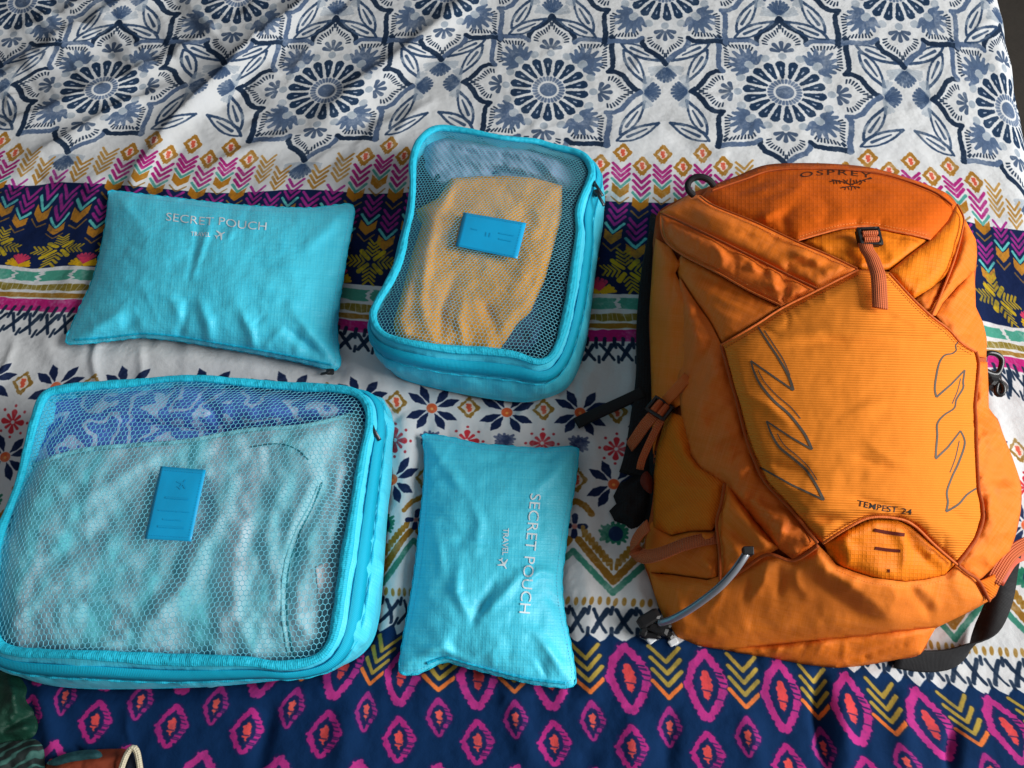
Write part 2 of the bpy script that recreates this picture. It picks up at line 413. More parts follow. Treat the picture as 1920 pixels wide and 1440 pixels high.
def make(name, V, F, mat=None, parent=None, uv=None, smooth=True, solid=0.0, bevel=0.0):
    V = np.asarray(V, float)
    q = parent
    while q is not None: V = V - np.array(q.location); q = q.parent
    me = bpy.data.meshes.new(name); me.from_pydata(V.tolist(), [], [tuple(int(i) for i in f) for f in F])
    if smooth and len(me.polygons): me.polygons.foreach_set('use_smooth', [True] * len(me.polygons))
    if uv is not None:
        lay = me.uv_layers.new(name='UVMap'); li = np.empty(len(me.loops), int); me.loops.foreach_get('vertex_index', li)
        lay.data.foreach_set('uv', np.asarray(uv, np.float32)[li].ravel())
    if mat is not None: me.materials.append(mat)
    me.update(); me.validate()
    o = bpy.data.objects.new(name, me); COL.objects.link(o)
    if parent is not None: o.parent = parent
    if solid:
        m = o.modifiers.new('thick', 'SOLIDIFY'); m.thickness = solid; m.offset = -1
    return o

def thing(name, label, cat, loc, group=None):
    o = bpy.data.objects.new(name, None); COL.objects.link(o); o.location = tuple(float(q) for q in loc); o.empty_display_size = .02
    bpy.context.view_layer.update()
    return tag(o, label, cat, group)
def tag(o, label=None, cat=None, group=None, kind=None):
    if label: o['label'] = label
    if cat: o['category'] = cat
    if group: o['group'] = group
    if kind: o['kind'] = kind
    return o

def catmull(P, closed=True, step=6.0):
    """smooth curve through points, resampled at about step"""
    P = np.asarray(P, float); n = len(P); out = []
    seg = n if closed else n - 1
    for i in range(seg):
        g = lambda k: P[(i + k) % n] if closed else P[min(max(i + k, 0), n - 1)]
        p0, p1, p2, p3 = g(-1), g(0), g(1), g(2)
        m = max(2, int(np.hypot(*(p2 - p1)[:2]) / step))
        t = (np.arange(m) / m)[:, None]
        out.append(.5 * ((2 * p1) + (-p0 + p2) * t + (2 * p0 - 5 * p1 + 4 * p2 - p3) * t ** 2 + (-p0 + 3 * p1 - 3 * p2 + p3) * t ** 3))
    out = np.concatenate(out)
    return out if closed else np.vstack([out, P[-1:]])
def linear(P, closed=True, step=6.0):
    P = np.asarray(P, float); n = len(P); out = []
    for i in range(n if closed else n - 1):
        a, b = P[i], P[(i + 1) % n]; m = max(1, int(np.hypot(*(b - a)[:2]) / step)); t = (np.arange(m) / m)[:, None]
        out.append(a + (b - a) * t)
    out = np.concatenate(out)
    return out if closed else np.vstack([out, P[-1:]])

def inside(poly, X, Y):
    r = np.zeros(np.shape(X), bool)
    for (ax, ay), (bx, by) in zip(poly, np.roll(poly, -1, 0)):
        if ay == by: continue
        r ^= ((ay > Y) != (by > Y)) & (X < (bx - ax) * (Y - ay) / (by - ay) + ax)
    return r
def dist_path(P, X, Y, closed=False):
    """distance to a polyline and the running parameter 0..1 along it"""
    P = np.asarray(P, float); Q = np.roll(P, -1, 0) if closed else P[1:]; A = P if closed else P[:-1]
    best = np.full(np.shape(X), 1e9); tt = np.zeros(np.shape(X)); n = len(A)
    for k in range(n):
        ax, ay = A[k]; dx, dy = Q[k] - A[k]; L = dx * dx + dy * dy + 1e-12
        t = np.clip(((X - ax) * dx + (Y - ay) * dy) / L, 0, 1)
        d = np.hypot(X - ax - t * dx, Y - ay - t * dy); m = d < best
        best = np.where(m, d, best); tt = np.where(m, (k + t) / n, tt)
    return best, tt
def folds(X, Y, strokes):
    """sum of creases: (points, half width, height); height tapers to both ends"""
    X = np.asarray(X, float); Y = np.asarray(Y, float); sh = X.shape; X = X.ravel(); Y = Y.ravel(); z = np.zeros(X.shape)
    for st in strokes:
        pts, w, a = st[:3]; e = st[3] if len(st) > 3 else 2.0; P = np.asarray(pts, float); m = w * (3.2 if e >= 1.9 else 5.5)
        k = np.flatnonzero((X > P[:, 0].min() - m) & (X < P[:, 0].max() + m) & (Y > P[:, 1].min() - m) & (Y < P[:, 1].max() + m))
        if not len(k): continue
        d, t = dist_path(P, X[k], Y[k])
        z[k] += a * np.exp(-(d / w) ** e) * np.clip(np.sin(np.pi * np.clip(t * .94 + .03, 0, 1)), 0, 1) ** .6
    return z.reshape(sh)
def rand_folds(outline, n, ln, w, amp, seed):
    """short creases that start at a seam and run inwards"""
    rs = np.random.RandomState(seed); B = linear(outline, True, 6.0); c = B.mean(0); out = []
    for k in range(n):
        i = rs.randint(len(B)); p = B[i]; t = B[(i + 2) % len(B)] - B[i - 2]; t = t / (np.hypot(*t) + 1e-9); m = np.array([-t[1], t[0]])
        if np.dot(m, c - p) < 0: m = -m
        a = rs.uniform(-.7, .7); d = m * math.cos(a) + t * math.sin(a); L = ln * rs.uniform(.45, 1.3); b = rs.uniform(-.22, .22) * L
        q = p - d * 6
        out.append(([tuple(q), tuple(q + d * L * .5 + np.array([-d[1], d[0]]) * b), tuple(q + d * L)], w * rs.uniform(.6, 1.3), amp * rs.choice([-1, 1, 1]) * rs.uniform(.4, 1.2), 1.25))
    return out
class Membrane:
    """height of a sheet blown up inside an outline (photo pixels), 0 at the edge, 1 at the top"""
    def __init__(s, B, step=5.0, power=.6, it=1800):
        s.step = step; s.x0, s.y0 = B.min(0) - 3 * step; x1, y1 = B.max(0) + 3 * step
        xs = np.arange(s.x0, x1, step); ys = np.arange(s.y0, y1, step); X, Y = np.meshgrid(xs, ys)
        m = inside(B, X, Y).astype(float); z = np.zeros(X.shape)
        for _ in range(it):
            z[1:-1, 1:-1] = .25 * (z[:-2, 1:-1] + z[2:, 1:-1] + z[1:-1, :-2] + z[1:-1, 2:]) + .01
            z *= m
        s.z = (z / z.max()) ** power
    def __call__(s, px, py):
        u = np.clip((np.asarray(px, float) - s.x0) / s.step, 0, s.z.shape[1] - 1.001); v = np.clip((np.asarray(py, float) - s.y0) / s.step, 0, s.z.shape[0] - 1.001)
        i = u.astype(int); j = v.astype(int); f = u - i; g = v - j; z = s.z
        return (z[j, i] * (1 - f) + z[j, i + 1] * f) * (1 - g) + (z[j + 1, i] * (1 - f) + z[j + 1, i + 1] * f) * g

def tps_fit(src, dst, lam=0.0):
    src = np.asarray(src, float); n = len(src); d = np.hypot(src[:, None, 0] - src[None, :, 0], src[:, None, 1] - src[None, :, 1])
    K = np.where(d > 0, d * d * np.log(d + 1e-12), 0) + lam * np.eye(n)
    Pm = np.c_[np.ones(n), src]; A = np.zeros((n + 3, n + 3)); A[:n, :n] = K; A[:n, n:] = Pm; A[n:, :n] = Pm.T
    b = np.zeros((n + 3,) + np.shape(dst)[1:]); b[:n] = dst
    return src, np.linalg.solve(A, b)
def tps_eval(m, X, Y):
    src, w = m; X = np.asarray(X, float); Y = np.asarray(Y, float); n = len(src)
    out = w[n] + (w[n + 1] * X[..., None] + w[n + 2] * Y[..., None] if w.ndim > 1 else w[n + 1] * X + w[n + 2] * Y)
    for k in range(n):
        d2 = (X - src[k, 0]) ** 2 + (Y - src[k, 1]) ** 2; g = .5 * d2 * np.log(d2 + 1e-12)
        out = out + (g[..., None] * w[k] if w.ndim > 1 else g * w[k])
    return out

def tri_patch(outline, step):
    """clean triangulation of an outline with an even scatter inside"""
    B = np.asarray(outline, float); x0, y0 = B.min(0); x1, y1 = B.max(0)
    xs = np.arange(x0 + step * .5, x1, step); ys = np.arange(y0 + step * .5, y1, step * .87)
    X, Y = np.meshgrid(xs, ys); X = X + (np.arange(len(ys)) % 2)[:, None] * step * .5
    X, Y = X.ravel(), Y.ravel(); ins = inside(B, X, Y); X, Y = X[ins], Y[ins]
    d, _ = dist_path(B, X, Y, True); k = d > step * .55; I = np.c_[X[k], Y[k]]
    V = np.vstack([B, I]); nb = len(B)
    r = delaunay_2d_cdt([Vector((float(a), float(b))) for a, b in V], [(i, (i + 1) % nb) for i in range(nb)], [list(range(nb))], 1, 1e-6)
    V2 = np.array([[v.x, v.y] for v in r[0]])
    return V2, [tuple(f) for f in r[2]]

def flipfix(P, F):
    """make faces look up / at the camera"""
    out = []
    C = np.array([0, 0, CAMH])
    for f in F:
        a, b, c = P[f[0]], P[f[1]], P[f[2]]
        n = np.cross(b - a, c - a)
        out.append(tuple(f) if np.dot(n, C - a) > 0 else tuple(f[::-1]))
    return out

def patch(name, outline, zfun, mat, parent=None, step=6.0, skirt=None, uvrot=0.0, thick=0.0, curve=True, cstep=None):
    """a piece of cloth: outline in photo pixels, real height from zfun(px,py,dist_to_edge)"""
    B = catmull(outline, True, cstep or step) if curve else linear(outline, True, cstep or step)
    V, F = tri_patch(B, step)
    d, _ = dist_path(B, V[:, 0], V[:, 1], True)
    z = zfun(V[:, 0], V[:, 1], d); P = unproj(V[:, 0], V[:, 1], z)
    F = flipfix(P, F)
    c, s = math.cos(uvrot), math.sin(uvrot)
    uv = np.c_[(V[:, 0] * c + V[:, 1] * s), (-V[:, 0] * s + V[:, 1] * c)] / 2200.0       # about metres
    if skirt is not None:                                     # close the sides down to height skirt
        cnt = {}
        for f in F:
            for i in range(3): cnt[(f[i], f[(i + 1) % 3])] = 1
        bd = [(a, b) for (a, b) in cnt if (b, a) not in cnt]
        low = {}; PP = list(P); UU = list(uv); cen = P[:, :2].mean(0)
        for a, b in bd:
            for q in (a, b):
                if q not in low:
                    low[q] = len(PP); v = P[q].copy(); v[2] = min(skirt, v[2] - .002); v[:2] += (cen - v[:2]) * .03
                    PP.append(v); UU.append(uv[q] + .02)
        F = F + [(b, a, low[a], low[b]) for a, b in bd]
        P = np.array(PP); uv = np.array(UU)
    return make(name, P, F, mat, parent, uv, True, thick)

def tube(name, P, r, mat, parent=None, closed=False, n=8, flat=1.0, up=None, caps=True):
    """round (or flattened) cord along world points; r may be an array"""
    P = np.asarray(P, float); m = len(P); r = np.broadcast_to(np.asarray(r, float), (m,))
    T = (np.roll(P, -1, 0) - np.roll(P, 1, 0)) if closed else np.gradient(P, axis=0)
    T = T / (np.linalg.norm(T, axis=1, keepdims=True) + 1e-12)
    U = np.array([0, 0, 1.0]) if up is None else np.asarray(up, float)
    S = np.cross(T, U); S = S / (np.linalg.norm(S, axis=1, keepdims=True) + 1e-9); N = np.cross(S, T)
    a = np.linspace(0, 2 * np.pi, n, endpoint=False)
    V = P[:, None] + (S[:, None] * np.cos(a)[None, :, None] + N[:, None] * np.sin(a)[None, :, None] * flat) * r[:, None, None]
    idx = np.arange(m * n).reshape(m, n); F = []
    for i in range(m if closed else m - 1):
        j = (i + 1) % m
        for k in range(n): F.append((idx[i, k], idx[i, (k + 1) % n], idx[j, (k + 1) % n], idx[j, k]))
    if not closed and caps: F += [tuple(idx[0][::-1]), tuple(idx[-1])]
    L = np.r_[0, np.cumsum(np.linalg.norm(np.diff(P, axis=0), axis=1))]
    uv = np.stack([np.repeat(L[:, None], n, 1), np.repeat((np.arange(n) / n * .01)[None], m, 0)], -1).reshape(-1, 2)
    return make(name, V.reshape(-1, 3), F, mat, parent, uv)

def strap(name, P, width, thick, mat, parent=None, side=None):
    """flat webbing along world points; side = across direction(s)"""
    P = np.asarray(P, float); m = len(P); T = np.gradient(P, axis=0); T /= np.linalg.norm(T, axis=1, keepdims=True) + 1e-12
    if side is None: S = np.cross(T, np.array([0, 0, 1.0]))
    else: S = np.broadcast_to(np.asarray(side, float), P.shape).copy()
    S = S - T * np.sum(S * T, 1, keepdims=True); S /= np.linalg.norm(S, axis=1, keepdims=True) + 1e-9
    N = np.cross(S, T); w = np.broadcast_to(np.asarray(width, float), (m,))[:, None]
    prof = [(-.5, -.5), (-.5, .3), (-.42, .5), (0, .56), (.42, .5), (.5, .3), (.5, -.5)]; n = len(prof)
    V = np.stack([P + S * w * a + N * thick * b for a, b in prof], 1); idx = np.arange(m * n).reshape(m, n)
    F = [(idx[i, k], idx[i, (k + 1) % n], idx[i + 1, (k + 1) % n], idx[i + 1, k]) for i in range(m - 1) for k in range(n)]
    F += [tuple(idx[0][::-1]), tuple(idx[-1])]
    L = np.r_[0, np.cumsum(np.linalg.norm(np.diff(P, axis=0), axis=1))]
    uv = np.stack([np.repeat(L[:, None], n, 1), np.array([a for a, b in prof])[None] * w], -1).reshape(-1, 2)
    return make(name, V.reshape(-1, 3), F, mat, parent, uv)

def box(name, c, ax, ay, az, mat, parent=None, bev=.15):
    """bevelled block: centre and three half-axis vectors"""
    c, ax, ay, az = (np.asarray(q, float) for q in (c, ax, ay, az)); V = []; k = 1 - bev
    for sz in (-1, 1):
        for sx, sy in ((-1, -k), (-k, -1), (k, -1), (1, -k), (1, k), (k, 1), (-k, 1), (-1, k)):
            V.append(c + ax * sx + ay * sy + az * sz * k)
    for sx, sy in ((-1, -k), (-k, -1), (k, -1), (1, -k), (1, k), (k, 1), (-k, 1), (-1, k)): V.append(c + (ax * sx + ay * sy) * (k - .02) + az)
    F = [tuple(range(7, -1, -1)), tuple(range(16, 24))] + [(i, (i + 1) % 8, 8 + (i + 1) % 8, 8 + i) for i in range(8)] + [(8 + i, 8 + (i + 1) % 8, 16 + (i + 1) % 8, 16 + i) for i in range(8)]
    return make(name, V, F, mat, parent, None, False)

def text_mesh(txt, bold=0.0, spacing=1.0):
    """outline letters of unit cap height, origin at the left end of the baseline"""
    cu = bpy.data.curves.new('t', 'FONT'); cu.body = txt; cu.size = 1.0; cu.offset = bold; cu.space_character = spacing; cu.resolution_u = 3
    o = bpy.data.objects.new('t', cu); COL.objects.link(o); bpy.context.view_layer.update()
    dg = bpy.context.evaluated_depsgraph_get(); me = o.evaluated_get(dg).to_mesh()
    V = np.array([v.co[:] for v in me.vertices])[:, :2]; F = [tuple(p.vertices) for p in me.polygons]
    o.evaluated_get(dg).to_mesh_clear(); bpy.data.objects.remove(o); bpy.data.curves.remove(cu)
    V[:, 0] -= V[:, 0].min(); V /= .70
    return V, F, V[:, 0].max()
def lay_text(name, txt, p0, p1, cap, zfun, mat, parent, bold=0.0, spacing=1.0, bend=0.0, lift=.0006, warp=None):
    """lettering printed on a surface: baseline from pixel p0 to p1, cap height in pixels"""
    V, F, L = text_mesh(txt, bold, spacing); p0, p1 = np.array(p0, float), np.array(p1, float)
    d = p1 - p0; ln = np.hypot(*d); d = d / ln; up = np.array([d[1], -d[0]])
    t = V[:, 0] / L
    Q = p0 + d * (t * ln)[:, None] + up * (V[:, 1] * cap + bend * np.sin(np.pi * t))[:, None]
    if warp is not None: Q = Q + warp(t)
    z = zfun(Q[:, 0], Q[:, 1]) + lift; P = unproj(Q[:, 0], Q[:, 1], z)
    return make(name, P, flipfix(P, F), mat, parent, None, False)
PLANE = np.array([(0, 1.0), (.09, .86), (.10, .35), (.95, -.18), (.95, -.36), (.12, -.08), (.09, -.62), (.36, -.82), (.36, -.97), (0, -.86),
                  (-.36, -.97), (-.36, -.82), (-.09, -.62), (-.12, -.08), (-.95, -.36), (-.95, -.18), (-.10, .35), (-.09, .86)])
def lay_plane(name, c, size, heading, zfun, mat, parent, lift=.0006):
    a = math.radians(heading); R = np.array([[math.cos(a), -math.sin(a)], [math.sin(a), math.cos(a)]])
    Q = np.array(c) + (PLANE * (1, -1)) @ R.T * size
    V, F = tri_patch(linear(Q, True, 2.5), 3.0)
    P = unproj(V[:, 0], V[:, 1], zfun(V[:, 0], V[:, 1]) + lift)
    return make(name, P, flipfix(P, F), mat, parent, None, False)
def ribbon_px(name, pts, wpx, zfun, mat, parent, lift=.0006, smooth=True, step=4.0):
    """a printed or sewn line lying on a surface, width in pixels (scalar or per given point)"""
    pts = np.asarray(pts, float); w = np.broadcast_to(np.asarray(wpx, float), (len(pts),))
    C = (catmull if smooth else linear)(np.c_[pts, w], False, step); Pp, w = C[:, :2], C[:, 2]
    T = np.gradient(Pp, axis=0); T /= np.hypot(T[:, 0], T[:, 1])[:, None] + 1e-9; N = np.c_[-T[:, 1], T[:, 0]]
    A = Pp + N * w[:, None] / 2; B = Pp - N * w[:, None] / 2; Q = np.vstack([A, B]); m = len(Pp)
    P = unproj(Q[:, 0], Q[:, 1], zfun(Q[:, 0], Q[:, 1]) + lift)
    F = [(i, i + 1, m + i + 1, m + i) for i in range(m - 1)]
    return make(name, P, flipfix(P, F), mat, parent, None, True)

def stitches(name, pts, zfun, mat, parent, ln=4.0, gap=2.6, w=1.3, lift=.0006, smooth=True):
    """a row of thread stitches lying on a surface; lengths in photo pixels"""
    C = (catmull if smooth else linear)(pts, False, 2.0); L = np.r_[0, np.cumsum(np.hypot(*np.diff(C, axis=0).T))]
    V = []; F = []; s = 0.0
    while s + ln < L[-1]:
        a = np.array([np.interp(s, L, C[:, 0]), np.interp(s, L, C[:, 1])]); b = np.array([np.interp(s + ln, L, C[:, 0]), np.interp(s + ln, L, C[:, 1])])
        d = (b - a) / (np.hypot(*(b - a)) + 1e-9); n = np.array([-d[1], d[0]]) * w / 2; k = len(V); m = (a + b) / 2
        V += [a - n * .4, a + n * .4, m + n, b + n * .4, b - n * .4, m - n]; F.append((k, k + 1, k + 2, k + 3, k + 4, k + 5)); s += ln + gap
    V = np.array(V); P = unproj(V[:, 0], V[:, 1], zfun(V[:, 0], V[:, 1]) + lift)
    o = make(name, P, flipfix(P, F), mat, parent, None, True); return o

# ---------------------------------------------------------------- materials
def lin(c): return tuple(((q / 255.) / 12.92 if q / 255. <= .04045 else ((q / 255. + .055) / 1.055) ** 2.4) for q in c)
class NT:
    def __init__(s, name):
        s.m = bpy.data.materials.new(name); s.m.use_nodes = True; s.t = s.m.node_tree; s.n = s.t.nodes
        s.b = s.n['Principled BSDF']
    def add(s, kind, **kw):
        o = s.n.new(kind)
        for k, v in kw.items():
            if k in ('op',): o.operation = v
            else: setattr(o, k, v)
        return o
    def link(s, a, b): s.t.links.new(a, b)
    def val(s, sock, v):
        if hasattr(v, 'is_linked'): s.link(v, sock)
        else: sock.default_value = v
    def math(s, op, a, b=None, c=None):
        o = s.add('ShaderNodeMath', op=op); s.val(o.inputs[0], a)
        if b is not None: s.val(o.inputs[1], b)
        if c is not None: s.val(o.inputs[2], c)
        return o.outputs[0]
    def noise(s, vec, scale, detail=4, rough=.55):
        o = s.add('ShaderNodeTexNoise'); o.inputs['Scale'].default_value = scale; o.inputs['Detail'].default_value = detail; o.inputs['Roughness'].default_value = rough
        if vec is not None: s.link(vec, o.inputs['Vector'])
        return o.outputs['Fac']
    def ramp(s, f, stops):
        o = s.add('ShaderNodeValToRGB'); e = o.color_ramp.elements
        while len(e) < len(stops): e.new(.5)
        for q, (p, c) in zip(e, stops): q.position = p; q.color = (*c, 1)
        s.link(f, o.inputs['Fac']); return o.outputs['Color']
    def mix(s, f, a, b, mode='MIX'):
        o = s.add('ShaderNodeMix', data_type='RGBA', blend_type=mode); s.val(o.inputs[0], f)
        s.val(o.inputs[6], a if hasattr(a, 'is_linked') else (*a, 1)); s.val(o.inputs[7], b if hasattr(b, 'is_linked') else (*b, 1)); return o.outputs[2]
    def bump(s, h, strength, dist, prev=None):
        o = s.add('ShaderNodeBump'); o.inputs['Strength'].default_value = strength; o.inputs['Distance'].default_value = dist
        s.link(h, o.inputs['Height'])
        if prev is not None: s.link(prev, o.inputs['Normal'])
        return o.outputs['Normal']

def cloth(name, col, col2=None, rough=.6, sheen=.25, kind='weave', pitch=.0009, bump=.4, spec=.4, crease=.5, var=.5, coat=0.0, crease_scale=30, sheen_tint=None, ridge=.30, grid=.18, thread=0.0):
    """woven cloth: colour varies softly, threads and creases in relief. kind: weave, ripstop, rib, webbing"""
    k = NT(name); col = lin(col); col2 = lin(col2) if col2 else tuple(q * .82 for q in col)
    tc = k.add('ShaderNodeTexCoord'); uv = tc.outputs['UV']; ob = tc.outputs['Object']
    sep = k.add('ShaderNodeSeparateXYZ'); k.link(uv, sep.inputs[0]); X, Y = sep.outputs[0], sep.outputs[1]
    fac = k.noise(ob, 26, 4, .6)
    base = k.mix(k.math('MULTIPLY', k.math('SUBTRACT', fac, .3), 2.2 * var), col, col2)
    f = 2 * math.pi / pitch
    sx = k.math('SINE', k.math('MULTIPLY', X, f)); sy = k.math('SINE', k.math('MULTIPLY', Y, f))
    if kind == 'rib':
        h = k.math('MULTIPLY_ADD', sy, 1.0, k.math('MULTIPLY', sx, .0)); dist = .0007
        dark = k.math('MULTIPLY', k.math('SUBTRACT', .25, sy), .17)
    elif kind == 'ripstop':
        gx = k.math('POWER', k.math('ABSOLUTE', k.math('COSINE', k.math('MULTIPLY', X, f * .5))), 14.0)
        gy = k.math('POWER', k.math('ABSOLUTE', k.math('COSINE', k.math('MULTIPLY', Y, f * .5))), 14.0)
        h = k.math('MAXIMUM', gx, gy); dist = .0005; dark = k.math('MULTIPLY', h, grid)
    elif kind == 'webbing':
        h = k.math('ADD', k.math('MULTIPLY', sx, .7), k.math('SINE', k.math('MULTIPLY', Y, f * 1.3))); dist = .0004
        dark = k.math('MULTIPLY', k.math('SUBTRACT', 0.3, sx), .25)
    else:
        h = k.math('MULTIPLY', sx, sy); dist = .0003; dark = k.math('MULTIPLY', k.math('SUBTRACT', .2, h), .10)
    base = k.mix(k.math('MAXIMUM', dark, 0.0), base, tuple(q * .45 for q in col))
    if thread:
        st = None
        for sc in ((14, 1900, 1), (1900, 14, 1)):
            mp = k.add('ShaderNodeMapping'); mp.inputs['Scale'].default_value = sc; k.link(uv, mp.inputs['Vector'])
            q = k.noise(mp.outputs[0], 1.0, 2, .6); st = q if st is None else k.math('ADD', st, q)
        base = k.mix(k.math('MULTIPLY', k.math('SUBTRACT', st, .78), 2.2 * thread), base, tuple(min(1, q * 1.25 + .12) for q in col))
    k.link(base, k.b.inputs['Base Color'])
    cr = k.noise(ob, crease_scale, 5, .62)
    rd = k.math('SUBTRACT', 1.0, k.math('ABSOLUTE', k.math('MULTIPLY_ADD', k.noise(ob, crease_scale * .8, 2, .5), 4.0, -2.0)))
    rd2 = k.math('SUBTRACT', 1.0, k.math('ABSOLUTE', k.math('MULTIPLY_ADD', k.noise(ob, crease_scale * 2.1, 2, .5), 4.0, -2.0)))
    cr = k.math('ADD', cr, k.math('ADD', k.math('MULTIPLY', rd, ridge), k.math('MULTIPLY', rd2, ridge * .5)))
    cr2 = k.noise(ob, crease_scale * 4.5, 3, .6)
    n = k.bump(k.math('ADD', cr, k.math('MULTIPLY', cr2, .25)), crease, .006)
    n = k.bump(h, bump, dist, n)
    k.link(n, k.b.inputs['Normal'])
    k.b.inputs['Roughness'].default_value = rough; k.b.inputs['Specular IOR Level'].default_value = spec
    k.b.inputs['Sheen Weight'].default_value = sheen; k.b.inputs['Sheen Roughness'].default_value = .4
    k.b.inputs['Sheen Tint'].default_value = (*(lin(sheen_tint) if sheen_tint else col), 1)
    if coat: k.b.inputs['Coat Weight'].default_value = coat; k.b.inputs['Coat Roughness'].default_value = .35
    return k.m
def plain(name, col, rough=.45, metal=0.0, spec=.5, bump=.0, scale=200, var=.15):
    k = NT(name); c = lin(col); tc = k.add('ShaderNodeTexCoord'); f = k.noise(tc.outputs['Object'], scale, 3)
    k.link(k.mix(k.math('MULTIPLY', f, var * 2), c, tuple(q * .6 for q in c)), k.b.inputs['Base Color'])
    k.link(k.math('MULTIPLY_ADD', f, .2, rough - .1), k.b.inputs['Roughness'])
    k.b.inputs['Metallic'].default_value = metal; k.b.inputs['Specular IOR Level'].default_value = spec
    if bump: k.link(k.bump(f, bump, .0006), k.b.inputs['Normal'])
    return k.m
# ---------------------------------------------------------------- bedspread
VJ = vpix
CTRL = []   # photo pixel -> (u in repeats, v in units)
def ctl(u, v, *pp):
    for p in pp: CTRL.append((p[0], p[1], u, v))
for u, p in ((0, (192, 166)), (1, (612, 170)), (2, (1028, 168)), (3, (1472, 173)), (4, (1893, 205)),
             (-.377, (28, 157)), (.377, (343, 160)), (.623, (450, 165)), (1.377, (770, 162)), (1.623, (873, 153)), (2.377, (1197, 173)), (3.377, (1647, 182)), (3.623, (1753, 187))): ctl(u, 0, p)
for u, p in ((0, (222, 43)), (1, (630, 35)), (2, (1035, 32)), (3, (1461, 37))): ctl(u, -152, p)
for u, p in ((0, (128, 283)), (1, (572, 298)), (3, (1475, 308))): ctl(u, 152, p)
for u, p in ((-.5, (3, 123)), (.5, (422, 117)), (1.5, (828, 110)), (2.5, (1248, 117)), (3.5, (1695, 123))): ctl(u, -56, p)
hi, lo_ = vpix(286), vpix(311)
for j, x, y in ((3, 1125, 307), (4, 1168, 286), (5, 1204, 311), (6, 1243, 290), (7, 1281, 313), (8, 1317, 287), (9, 1356, 312)): ctl(2 + j / 12., hi if j in (4, 6, 8) else lo_, (x, y))
for j, x, y in ((3, 1585, 322), (4, 1628, 297), (5, 1667, 320), (6, 1708, 303), (7, 1747, 330), (8, 1780, 313), (9, 1827, 340)): ctl(3 + j / 12., hi if j in (4, 6, 8) else lo_, (x, y))
for j, x, y in ((3, 243, 285), (4, 288, 262), (5, 315, 290), (6, 362, 270), (7, 392, 299), (8, 432, 277), (9, 468, 299)): ctl(0 + j / 12., hi if j in (4, 6, 8) else lo_, (x, y))
for j, x, y in ((3, 685, 293), (4, 730, 273), (5, 757, 292)): ctl(1 + j / 12., hi if j in (4, 6, 8) else lo_, (x, y))
ctl(-.25, lo_, (28, 287))
vt = vpix(380)
for u, p in ((.0, (104, 342)), (-.25, (-5, 345)), (1.0, (548, 356)), (2.333, (1162, 379)), (3.765, (1850, 425)), (1.30, (690, 364))): ctl(u, vt, p)
ctl(.0833, vpix(434), (105, 425)); ctl(2.3333, vpix(474), (1146, 475)); ctl(2.4167, vpix(430), (1194, 431)); ctl(3.80, vpix(424), (1868, 470)); ctl(.1667, vpix(428), (150, 400))
ctl(.125, vpix(507), (113, 465)); ctl(3.76, vpix(507), (1871, 560)); ctl(0, vpix(539), (38, 490)); ctl(3.85, vpix(539), (1925, 604))
for v, a, b, c, ua, ub, uc, ud in ((551, 504, 551, 613, .08, 2.29, 3.72, 1.375), (640, 582, 641, 690, .145, 2.26, 3.60, 1.38), (660, 611, 660, 722, .175, 2.25, 3.56, 1.38)):
    ctl(ua, vpix(v), (60, a)); ctl(ub, vpix(v), (1148, b)); ctl(uc, vpix(v), (1892, c)); ctl(ud, vpix(v), (690, b - 16))
D = -.125
for u, p in ((.5, (104, 726)), (.75, (235, 731)), (1.25, (542, 739)), (1.5, (676, 748)), (1.75, (810, 766)), (2, (951, 774)), (2.25, (1088, 774)), (3.5, (1847, 843)), (.25, (-20, 712))): ctl(u + D, vpix(774), p)
for u, p in ((.375, (10, 857)), (1.625, (736, 900)), (2.375, (1151, 908)), (3.625, (1925, 985))): ctl(u + D, vpix(908), p)
for u, p in ((.375, (24, 792)), (1.875, (875, 826)), (2.125, (1017, 831)), (2.375, (1156, 842)), (3.625, (1925, 915))): ctl(u + D, vpix(838), p)
ctl(2.25 + D, vpix(987), (1078, 987)); ctl(1.75 + D, vpix(987), (780, 975))
ctl(2.375 + D, vpix(1117), (1149, 1117)); ctl(3.375 + D, vpix(1117), (1792, 1204)); ctl(2.25 + D, vpix(1033), (1075, 1033)); ctl(1.75 + D, vpix(1033), (776, 1013))
ctl(2.34 + D, vpix(1128), (1125, 1127)); ctl(1.66 + D, vpix(1128), (737, 1111)); ctl(3.5 + D, vpix(1128), (1875, 1222))
ctl(3.5 + D, vpix(1164), (1886, 1263)); ctl(2.36 + D, vpix(1164), (1133, 1165)); ctl(1.66 + D, vpix(1164), (734, 1145))
for u, p in ((2.4, (1181, 1270)), (2.6, (1325, 1284)), (2.8, (1467, 1304)), (3.0, (1596, 1328)), (3.2, (1747, 1360)), (3.4, (1896, 1371)), (2.0, (897, 1268)), (1.8, (753, 1262))): ctl(u + D, vpix(1270), p)
for u, p in ((1.0, (178, 1354)), (1.2, (322, 1362)), (1.4, (463, 1372)), (1.6, (608, 1378)), (1.8, (748, 1388)), (2.6, (1327, 1414)), (2.0, (896, 1392)), (2.2, (1040, 1394))): ctl(u + D, vpix(1403), p)
for u, p in ((.9, (121, 1308)), (1.1, (263, 1316)), (1.3, (404, 1324)), (1.5, (546, 1328)), (1.7, (687, 1334)), (1.9, (824, 1345)), (2.5, (1256, 1366)), (2.7, (1403, 1384)), (2.9, (1545, 1404))): ctl(u + D, vpix(1356), p)
CT = np.array(CTRL)
warp_m = tps_fit(CT[:, :2] / 500.0, np.c_[CT[:, 2], CT[:, 3] / 400.0], 6e-4)

